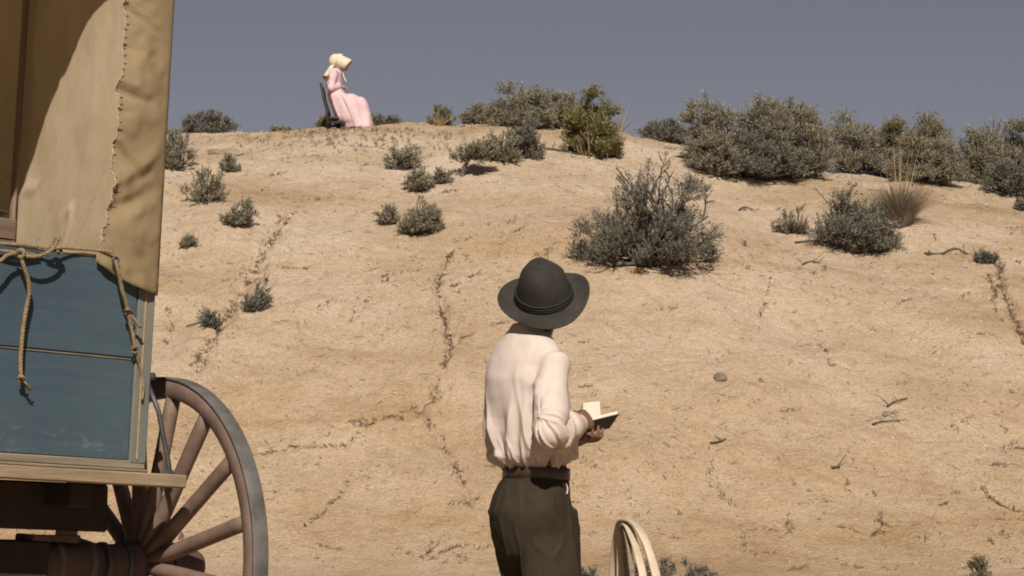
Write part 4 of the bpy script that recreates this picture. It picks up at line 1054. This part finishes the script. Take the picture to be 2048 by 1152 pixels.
    if not small:      # ragged plumes beyond the mass
        for i in range(int(20 * w * (.45 if woody else 1))):
            az = rs.uniform(0, 2 * np.pi); el = rs.uniform(.15, 1); cr = math.sqrt(max(0, 1 - el * el))
            tip = np.array([math.cos(az) * cr * rad, math.sin(az) * cr * rad * .85, el * (h - trunk)]) * rs.uniform(.84, 1.07) + trunk_top + np.array([lean * el, 0, 0])
            bs = tip * rs.uniform(.45, .65) + rs.normal(size=3) * .04; bs[2] = max(bs[2] - .06 * h, .0)
            WP = np.array(spline([bs, bs * .45 + tip * .55 + rs.normal(size=3) * .03, tip], 5)); st.tube(WP, [.008 * (1 - .8 * q_) + .002 for q_ in np.linspace(0, 1, len(WP))], 4)
            nn = int(np.linalg.norm(tip - bs) * 150 * dense * (1 - .4 * woody)) + 8; u = rs.uniform(.15, 1.0, nn) ** .8 * (len(WP) - 1.001); ii = u.astype(int); fr = (u - ii)[:, None]
            pp = WP[ii] * (1 - fr) + WP[ii + 1] * fr + rs.normal(size=(nn, 3)) * .022; tg = unit(WP[ii + 1] - WP[ii])
            lf.spikes(pp, unit(tg * .8 + unit(rs.normal(size=(nn, 3))) * .8 + [0, 0, .25]), leaf_l * rs.uniform(.6, 1.3, nn), leaf_l * .21 * rs.uniform(.7, 1.3, nn), rs)
    for i in range(nl_):
        az = rs.uniform(0, 2 * np.pi); el = rs.uniform(low, 1) ** (1.8 if woody > .4 else 1); cr = math.sqrt(max(0, 1 - el * el * .85)); rr = rs.uniform(.42, .90)
        c0 = np.array([math.cos(az) * cr * rad, math.sin(az) * cr * rad * .85, el * (h - trunk)]) * rr + trunk_top + np.array([lean * el, 0, 0])
        lr = (.10 + .11 * rs.uniform()) * min(w, 1.8) ** .9 * .95
        out = unit(c0 - trunk_top + np.array([0, 0, .2 * h]))
        P0 = trunk_top * 1.0; st.tube([P0 * .6 + c0 * .4 + rs.normal(size=3) * .02, P0 * .2 + c0 * .8, c0 + out * lr * .5], [.004 + .004 * w, .003 + .003 * w, .002], 4)
        m = int((30 + 52 * min(w, 2)) * dense * (1 - .5 * woody) * .72)
        dd = unit(unit(rs.normal(size=(m, 3))) * .9 + out * .75 + [0, 0, .25]); cc = c0 + dd * lr * rs.uniform(.15, 1.0, (m, 1)) * np.array([1, 1, min(1, h / w * 1.2)])
        cc = cc[cc[:, 2] > .015]; dd = dd[:len(cc)]
        if not len(cc): continue
        k = 8; PP = np.repeat(cc, k, 0) + np.repeat(dd, k, 0) * rs.uniform(-.04, .10, (len(cc) * k, 1)) + rs.normal(size=(len(cc) * k, 3)) * .010
        DD = unit(np.repeat(dd, k, 0) * .8 + unit(rs.normal(size=(len(cc) * k, 3))) * .75 + [0, 0, .3])
        lf.spikes(PP, DD, leaf_l * rs.uniform(.55, 1.2, len(PP)), leaf_l * .21 * rs.uniform(.7, 1.3, len(PP)), rs)
    st.build('stems', M[wood], root); lf.build('foliage', M[leaf], root)
    return root
def tussock(name, base, w, h, seed, label, n=260, mat='straw_grey', stalks=0, stalk_h=1.0, group=None, cat='grass clump', tilt=.75, wid=.011):
    rs = np.random.RandomState(seed); root = empty(name, base); tag(root, label, cat, group)
    def blades(nn, hh, ww, tl, wid):
        vs = []; fs = []
        for i in range(nn):
            a = rs.uniform(0, 2 * np.pi); q = rs.uniform(0, 1) ** .6; x0 = np.array([math.cos(a) * .10 * ww * q, math.sin(a) * .10 * ww * q, -.02])
            L = hh * rs.uniform(.55, 1.08); out = np.array([math.cos(a), math.sin(a), 0]) * q * ww * .5 * tl * rs.uniform(.5, 1.15)
            sd = np.array([-math.sin(a + rs.normal()), math.cos(a + rs.normal()), 0]); o = len(vs)
            for k, t in enumerate((0, .35, .7, 1.0)):
                c = x0 + out * t ** 1.4 + np.array([0, 0, L * (t - .12 * q * t * t)]); hw = wid * (1 - t) * .5 + .0008
                vs += [c - sd * hw, c + sd * hw]
            fs += [(o + 2 * k, o + 2 * k + 1, o + 2 * k + 3, o + 2 * k + 2) for k in range(3)]
        return vs, fs
    m = MB(); m.add(*blades(n, h, w, tilt / .5 * .5 + .4, wid)); m.build('blades', M[mat], root, False)
    if stalks:
        m = MB(); m.add(*blades(stalks, stalk_h, w * .8, .85, .012)); m.build('stalks', M['straw'], root, False)
    return root

def place(px, py): q = ground_hit(px, py); return Vector((q[0], q[1], gz(q[0], q[1])))
def dims(b, x0, x1, y0, y1): k = b.y / F_PX; return (x1 - x0) * k, (y1 - y0) * k
SG = 'sagebrush on the hillside'
# (x0, top, x1, foot), label, options
PLANTS = [
 ((318, 250, 388, 344), 'grey sagebrush cut by the right edge of the wagon canvas', dict(leaf='sage', dense=1.1)),
 ((362, 229, 402, 270), 'dark upright shrub on the skyline nearest to the wagon canvas', dict(leaf='sage_dark', wood='twig_dark', dense=1.1)),
 ((392, 226, 462, 272), 'dark rounded shrub on the skyline, just right of the upright one by the canvas', dict(leaf='sage_dark', wood='twig_dark', dense=1.3)),
 ((368, 322, 458, 408), 'open spiky sagebrush right of the canvas, largest on the left slope', dict(leaf='sage', dense=.6, woody=.25, leaf_l=.06)),
 ((438, 313, 477, 345), 'small sage tuft right behind the open spiky sagebrush', dict(leaf='sage', dense=.8)),
 ((434, 410, 494, 456), 'small lopsided sagebrush below the open spiky one, leaning right', dict(leaf='sage', dense=.9, lean=.12)),
 ((360, 476, 390, 497), 'tiny low sage sprig on the bare slope beside the canvas edge', dict(leaf='sage', dense=.8)),
 ((400, 618, 446, 656), 'dead dark tuft lying in the rill above the wagon wheel', dict(leaf='sage_dark', wood='twig_dark', dense=.7, woody=.4)),
 ((466, 572, 522, 630), 'dry grey-green tuft in the rill with one upright twig', dict(leaf='sage_dark', wood='twig', dense=.7, woody=.3, lean=.15)),
 ((538, 256, 586, 268), 'thin low weeds on the skyline left of the chair', dict(leaf='olive', dense=.7)),
 ((634, 237, 661, 262), 'little grey-green weed behind the back legs of the chair', dict(leaf='olive', dense=1.0)),
 ((676, 244, 692, 260), 'tiny dark weed under the seat of the chair', dict(leaf='sage_dark', wood='twig_dark', dense=1.0)),
 ((745, 238, 768, 255), 'tiny dark skyline weed close to the hem of the pink dress', dict(leaf='sage_dark', wood='twig_dark', dense=1.1)),
 ((768, 236, 792, 254), 'second tiny skyline weed, a little farther from the pink dress', dict(leaf='sage_dark', wood='twig_dark', dense=1.1)),
 ((856, 218, 906, 256), 'yellowish loose shrub alone on the skyline between the woman and the tall shrubs', dict(leaf='olive', dense=.9)),
 ((768, 296, 846, 345), 'spreading low sagebrush on the upper slope left of the stemmed one', dict(leaf='sage', dense=.85, woody=.1)),
 ((886, 282, 962, 358), 'small tree-like sagebrush with its crown on one bent bare stem', dict(leaf='sage', dense=1.0, trunk=.26, lean=.22, woody=.2)),
 ((810, 336, 868, 385), 'pale low sagebrush at the foot of the tree-like one', dict(leaf='sage', dense=.9)),
 ((856, 342, 906, 370), 'flat small sagebrush touching the bent bare stem', dict(leaf='sage', dense=.8)),
 ((752, 414, 802, 452), 'small sage tuft joined to the left of the round bush in mid slope', dict(leaf='sage', dense=.8)),
 ((800, 404, 887, 468), 'round compact sagebrush in the middle of the slope', dict(leaf='sage', dense=1.4)),
 ((926, 212, 1014, 251), 'low pale shrub on the skyline left of the tall dark ones', dict(leaf='olive', dense=1.2)),
 ((988, 176, 1104, 262), 'tall grey-green shrub on the skyline, left one of the big cluster', dict(leaf='sage', dense=1.3)),
 ((1076, 178, 1180, 258), 'dense shrub on the skyline in the middle of the big cluster', dict(leaf='sage', dense=1.5)),
 ((1014, 222, 1088, 318), 'upright ragged sagebrush in front of the skyline cluster', dict(leaf='sage_dark', dense=1.2)),
 ((960, 268, 1044, 328), 'low spreading sagebrush at the left foot of the ragged upright one', dict(leaf='sage', dense=1.0)),
 ((1128, 182, 1236, 314), 'yellow-green tall bush with pale bare lower stems', dict(leaf='green', dense=1.5, wood='straw_t', cat='bush', leaf_l=.06)),
 ((1180, 268, 1250, 316), 'brown dry twiggy growth round the foot of the yellow-green bush', dict(leaf='straw_grey', dense=.9, woody=.3)),
 ((1284, 234, 1382, 282), 'round dome shrub alone behind the crest', dict(leaf='sage_dark', dense=1.5)),
 ((1148, 322, 1434, 532), 'large dark half-dead sagebrush with bare twisted limbs behind the hat', dict(leaf='sage_dark', wood='twig_dark', dense=1.0, woody=.46, low=.0)),
 ((1404, 178, 1520, 352), 'tallest ragged sagebrush on the right skyline, leaning left', dict(leaf='sage', dense=1.2, lean=-.25)),
 ((1374, 262, 1490, 352), 'pale rounded sagebrush at the left foot of the tallest ragged one', dict(leaf='sage', dense=1.3)),
 ((1470, 198, 1662, 356), 'broad dense sagebrush on the crest, biggest of the row', dict(leaf='sage', dense=1.3)),
 ((1425, 270, 1606, 358), 'low wide sagebrush in front of the biggest of the row', dict(leaf='sage_dark', dense=1.2)),
 ((1648, 224, 1782, 346), 'sagebrush with arching grey limbs behind the tall straw stalks', dict(leaf='sage', dense=1.1, woody=.2)),
 ((1736, 222, 1904, 346), 'greenish dense shrub behind and right of the straw stalks', dict(leaf='olive', dense=1.4)),
 ((1784, 282, 1914, 372), 'light grey rounded sagebrush just right of the straw stalks', dict(leaf='sage', dense=1.4)),
 ((1904, 222, 2096, 366), 'large dark sagebrush cut by the right picture edge', dict(leaf='sage', dense=1.3)),
 ((1962, 322, 2080, 394), 'low dark sagebrush in front of the one at the right picture edge', dict(leaf='sage_dark', dense=1.2)),
 ((1620, 382, 1790, 504), 'half-fallen sagebrush with dark clumps left of the straw tussock', dict(leaf='sage_dark', dense=.95, woody=.35, low=.02)),
 ((1690, 430, 1790, 506), 'dense lower clump at the foot of the half-fallen sagebrush', dict(leaf='sage', dense=1.2)),
 ((1546, 424, 1622, 470), 'pale dead twiggy clump left of the half-fallen sagebrush', dict(leaf='straw_grey', dense=.6, woody=.6)),
 ((1950, 504, 1994, 530), 'small dead grey tuft on the crack at the right', dict(leaf='sage_dark', wood='twig_dark', dense=.8, woody=.5)),
 ((2030, 398, 2062, 426), 'small dark tuft cut by the right picture edge below the crest', dict(leaf='sage_dark', wood='twig_dark', dense=1.0)),
 ((1402, 488, 1428, 513), 'tiny sprig right of the large half-dead sagebrush', dict(leaf='sage_dark', dense=.9)),
 ((1110, 1128, 1216, 1164), 'low green-grey weeds at the foot of the slope left of the bent hoops', dict(leaf='sage_dark', dense=.03)),
 ((1250, 1118, 1350, 1164), 'low green-grey weeds at the foot of the slope behind the bent hoops', dict(leaf='sage_dark', dense=.03)),
 ((1340, 1132, 1440, 1166), 'sparse weeds at the foot of the slope right of the bent hoops', dict(leaf='sage_dark', dense=.03)),
 ((1930, 1106, 1990, 1166), 'green weeds at the foot of the slope near the lower right corner', dict(leaf='olive', dense=.03)),
]
M['straw_t'] = simple('pale_stem', (.20, .15, .09), (.32, .25, .15), 12, .9)
for i, ((x0, y0, x1, y1), lab, kw) in enumerate(PLANTS):
    foot = y1 - 4 if y1 < 1100 else y1
    b = place((x0 + x1) / 2, foot); w, h = dims(b, x0, x1, y0, y1); w *= 1.12 if (w > .75 and y1 < 375 and kw.get('leaf') != 'green') else 1
    nm = 'sagebrush' if kw.get('leaf', '').startswith('sage') else ('rabbitbrush' if kw.get('leaf') == 'green' else 'desert_shrub')
    if w < .45 or kw.get('leaf') == 'straw_grey': nm = 'weed_tuft' if nm != 'sagebrush' else 'sagebrush_tuft'
    shrub(nm, b, w, h, 500 + i, lab, group=SG, **kw)
b = place(1800, 452); tussock('bunchgrass', b, 1.0, .60, 71, 'grey-brown tussock of dry grass with tall straw stalks above it', 1700, 'straw_grey', 26, 1.42, wid=.006)
b = place(1238, 262); tussock('bunchgrass', b, .5, .30, 72, 'thin wisp of pale straw on the crest right of the yellow-green bush', 60, 'straw_grey', 7, .62)
b = place(880, 256); tussock('bunchgrass', b, .4, .22, 73, 'little dry grass clump under the yellowish skyline shrub', 80, 'straw')

# dead limbs and stems lying about
def limb(name, pix, r, label, mat='twig_dark', lift=.02, twigs=3, seed=1, heights=None, cat='branch', group='dead branches on the slope'):
    rs = np.random.RandomState(seed); P = []
    for i, (px, py) in enumerate(pix):
        if heights: q0 = ground_hit(*pix[0]); P.append(np.array(at_depth(px, py, q0[1] + heights[i])) - (np.array([0, 0, .05]) if i == 0 else 0)); continue
        q = ground_hit(px, py); hh = heights[i] if heights else lift; P.append(np.array([q[0], q[1], gz(q[0], q[1]) + hh]))
    S = spline(P, 5); m = MB(); r = r * (.62 if not heights else .8); m.tube(S, [r * (1 - .7 * i / len(S)) + .002 for i in range(len(S))], 6)
    for k in range(twigs):
        i = rs.randint(1, len(S) - 1); d = unit(rs.normal(size=3) + np.array([0, 0, .5])); L = rs.uniform(.08, .25)
        m.tube([S[i], S[i] + d * L * .5 + rs.normal(size=3) * .02, S[i] + d * L], [r * .5, r * .35, .002], 4)
    o = m.build(name, M[mat]); tag(o, label, cat, group); return o
limb('dead_branch', [(372, 652), (392, 648), (412, 645), (430, 640)], .014, 'forked dead branch reaching left out of the dark tuft above the wheel', seed=3, twigs=5)
limb('dead_branch', [(505, 625), (513, 605), (514, 585), (522, 572)], .016, 'short upright dead branch at the right end of the rill tuft', 'twig', .05, 2, 4)
limb('dead_branch', [(1090, 298), (1110, 300), (1130, 306)], .03, 'dark fallen branch lying left of the yellow-green bush', seed=5, twigs=2)
limb('dead_branch', [(1105, 263), (1130, 259), (1160, 262)], .03, 'fallen branch pointing left from the yellow-green bush near the crest', seed=6, twigs=1)
limb('dead_branch', [(1590, 485), (1620, 484), (1645, 486), (1670, 478)], .018, 'long dark stick lying left of the half-fallen sagebrush', seed=7, twigs=5)
limb('dead_branch', [(1478, 420), (1490, 417), (1506, 420)], .016, 'curved stick alone on the pale slope right of the large half-dead sagebrush', seed=8, twigs=0)
limb('exposed_root', [(1850, 508), (1880, 505), (1910, 500), (1940, 505), (1970, 512)], .030, 'long grey root running over the ground towards the right edge', 'twig', .02, 5, 9, cat='root', group=None)
limb('dead_branch', [(1745, 852), (1765, 850), (1800, 847)], .014, 'thin stick lying below the dark clod on the right slope', seed=10, twigs=2)
limb('dead_branch', [(1775, 815), (1790, 808), (1815, 800)], .018, 'short forked stick lying above the dark clod on the right slope', seed=11, twigs=3)
limb('dead_branch', [(1422, 892), (1438, 886), (1452, 882)], .022, 'stubby dark stick lying right of the book, lower slope', seed=12, twigs=1)
limb('dead_branch', [(1664, 938), (1680, 935)], .022, 'very short dark stick on the lower right slope', seed=13, twigs=1)
limb('dead_branch', [(1605, 530), (1622, 526), (1640, 531)], .014, 'crossed little sticks below the half-fallen sagebrush', seed=14, twigs=4)
limb('dead_branch', [(1705, 470), (1690, 440), (1655, 405), (1630, 375)], .016, 'bare grey stem rising left out of the half-fallen sagebrush', 'twig', .05, 4, 15, heights=[0, -.08, -.15, -.1])
limb('dead_branch', [(1690, 345), (1705, 320), (1740, 300), (1790, 298)], .035, 'arching bare grey limb inside the skyline sagebrush row', 'twig', .05, 5, 16, heights=[0, -.15, -.2, -.25])
limb('dead_branch', [(1290, 515), (1302, 450), (1318, 400), (1338, 362), (1330, 340)], .026, 'thick bare limb standing up through the large half-dead sagebrush', 'twig', .05, 6, 17, heights=[.0, -.1, -.2, -.15, -.2])

# stones
def stone(name, px, py, size, seed, label, mat='stone', sink=.3, group='loose stones on the slope'):
    q = ground_hit(px, py); rs = np.random.RandomState(seed); bm = bmesh.new(); bmesh.ops.create_icosphere(bm, subdivisions=3, radius=1)
    pl = [unit(rs.normal(size=3)) for _ in range(9)]; cut = rs.uniform(.55, .85, 9)
    for v in bm.verts:
        c = np.array(v.co)
        for d_, k in zip(pl, cut):
            e = c @ d_
            if e > k: c = c - d_ * (e - k)
        v.co = Vector(c * np.array(size))
    me = bpy.data.meshes.new(name); bm.to_mesh(me); bm.free()
    o = link(name, me, M[mat], None, False); n = ground_normal(q[0], q[1])
    o.rotation_euler = n.to_track_quat('Z', 'Y').to_euler(); o.location = Vector((q[0], q[1], gz(q[0], q[1]))) + n * size[2] * (1 - 2 * sink) * .6
    tag(o, label, 'stone', group); return o
stone('stone', 1440, 758, (.085, .075, .07), 3, 'angular grey stone alone on the slope right of the man', 'stone')
stone('stone', 432, 306, (.14, .12, .07), 5, 'flat tan stone on the upper slope, left of a pair', 'tanstone')
stone('stone', 462, 308, (.20, .14, .08), 6, 'broader tan stone on the upper slope, right of a pair', 'tanstone')
stone('stone', 1770, 832, (.05, .05, .05), 7, 'dark fist-sized clod between two sticks on the right slope', 'stone')
stone('stone', 1521, 765, (.035, .03, .03), 8, 'small brown clod right of the angular grey stone', 'stone')
stone('stone', 1360, 1024, (.028, .024, .022), 9, 'small dark stone up the slope from the bent hoops', 'stone')
stone('stone', 550, 986, (.02, .02, .02), 10, 'small dark stone on the slope right of the wagon wheel', 'stone')

# pebbles and plant litter strewn over the slope
def scatter():
    rs = np.random.RandomState(77); ico = bmesh.new(); bmesh.ops.create_icosphere(ico, subdivisions=1, radius=1)
    iv = np.array([v.co for v in ico.verts]); fi = np.array([[v.index for v in f.verts] for f in ico.faces]); ico.free()
    V = []; Fc = []; o = 0
    for i in range(4200):
        x = rs.uniform(-8.6, 9.6); y = rs.uniform(22.2, 38.5); s = .007 + .016 * rs.uniform() ** 4
        V.append(iv * rs.uniform(.6, 1.2, 3) * s * (1 + .25 * rs.normal(size=(len(iv), 1))) + np.array([x, y, gz(x, y) + s * .3])); Fc.append(fi + o); o += len(iv)
    m = MB(); m.v = [tuple(q) for q in np.concatenate(V)]; m.f = [tuple(q) for q in np.concatenate(Fc)]
    tag(m.build('pebbles', M['pebble'], None, False), 'tiny pebbles and crumbs of earth strewn over the slope', None, None, 'stuff')
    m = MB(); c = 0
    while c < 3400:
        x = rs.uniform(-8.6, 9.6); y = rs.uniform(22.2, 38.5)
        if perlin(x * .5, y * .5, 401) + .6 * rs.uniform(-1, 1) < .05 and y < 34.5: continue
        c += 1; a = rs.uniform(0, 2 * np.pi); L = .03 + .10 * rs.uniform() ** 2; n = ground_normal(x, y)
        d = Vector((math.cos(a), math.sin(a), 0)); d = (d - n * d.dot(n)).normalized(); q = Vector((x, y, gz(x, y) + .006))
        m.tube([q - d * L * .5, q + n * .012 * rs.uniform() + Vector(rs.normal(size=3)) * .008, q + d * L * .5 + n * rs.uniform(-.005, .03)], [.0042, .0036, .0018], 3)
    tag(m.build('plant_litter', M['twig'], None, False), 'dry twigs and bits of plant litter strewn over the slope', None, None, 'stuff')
    m = MB()
    def bit(x, y, a, L, rr):
        n = ground_normal(x, y); d = Vector((math.cos(a), math.sin(a), 0)); d = (d - n * d.dot(n)).normalized(); q = Vector((x, y, gz(x, y) + .008))
        m.tube([q - d * L * .5, q + n * .02 * rs.uniform() + Vector(rs.normal(size=3)) * .012, q + d * L * .5 + n * rs.uniform(-.005, .04)], [rr, rr * .85, rr * .4], 3)
    for poly, w, dep in RILLS:  # dark bits added along each rill to stand in for its shade
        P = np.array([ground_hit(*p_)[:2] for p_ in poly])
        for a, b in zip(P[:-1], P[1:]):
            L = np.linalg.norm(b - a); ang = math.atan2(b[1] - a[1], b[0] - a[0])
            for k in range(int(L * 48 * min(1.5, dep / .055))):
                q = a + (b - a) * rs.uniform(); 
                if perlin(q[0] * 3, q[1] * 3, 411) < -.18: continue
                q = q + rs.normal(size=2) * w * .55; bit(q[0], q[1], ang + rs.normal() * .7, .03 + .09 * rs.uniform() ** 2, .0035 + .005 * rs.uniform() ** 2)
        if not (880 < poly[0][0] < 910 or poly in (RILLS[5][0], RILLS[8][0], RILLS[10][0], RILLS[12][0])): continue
        for rep in range(2):  # long thin strands draw the dark line of the crack
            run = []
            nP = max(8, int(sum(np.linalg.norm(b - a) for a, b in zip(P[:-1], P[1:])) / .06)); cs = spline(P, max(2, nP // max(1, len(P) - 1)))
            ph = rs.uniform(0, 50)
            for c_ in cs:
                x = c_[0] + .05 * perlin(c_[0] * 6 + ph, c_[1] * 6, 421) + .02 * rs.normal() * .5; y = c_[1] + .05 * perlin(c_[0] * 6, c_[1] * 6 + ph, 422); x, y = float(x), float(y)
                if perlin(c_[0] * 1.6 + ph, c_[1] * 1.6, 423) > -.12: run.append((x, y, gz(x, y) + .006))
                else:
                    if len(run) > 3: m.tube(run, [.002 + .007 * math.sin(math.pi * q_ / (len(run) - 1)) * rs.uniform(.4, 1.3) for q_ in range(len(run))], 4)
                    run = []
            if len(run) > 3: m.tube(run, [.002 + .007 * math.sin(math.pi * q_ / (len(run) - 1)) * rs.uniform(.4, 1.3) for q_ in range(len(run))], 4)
    for i in range(240):
        x0 = rs.uniform(-8.3, 9.3); y0 = 22.3 + 13 * rs.uniform() ** 1.3; a0 = rs.normal() * .5 + (rs.uniform() < .4) * 1.4
        if x0 < -1 and rs.uniform() < .45: continue
        sp = rs.uniform(.02, .09)
        for k in range(rs.randint(4, 16)):
            t_ = rs.normal() * sp * 2; bit(x0 + math.cos(a0) * t_ + rs.normal() * sp * .4, y0 + math.sin(a0) * t_ + rs.normal() * sp * .4, a0 + rs.normal() * .6, .025 + .07 * rs.uniform() ** 2, .003 + .004 * rs.uniform() ** 2)
    tag(m.build('litter_and_crack_dark', M['litter'], None, False), 'scattered dry litter, with dark strands added along cracks and rills for their shade', None, None, 'stuff')
    # sparse sprouts dotting the ground by the chair
    lf = LeafBag()
    for i in range(420):
        px = rs.normal(700, 170); py = 262 + abs(rs.normal(0, 26))
        if px < 470 or px > 1010: continue
        q = ground_hit(px, py); x, y = q[0], q[1]; nl = rs.randint(4, 9)
        lf.spikes(np.tile([x, y, gz(x, y)], (nl, 1)) + rs.normal(size=(nl, 3)) * .012, unit(rs.normal(size=(nl, 3)) * .6 + [0, 0, .8]), rs.uniform(.03, .085, nl), rs.uniform(.008, .016, nl), rs)
    o = lf.build('sprouts', M['straw_grey'], None); tag(o, 'sparse little sprouts dotting the crest around the chair', None, None, 'stuff')
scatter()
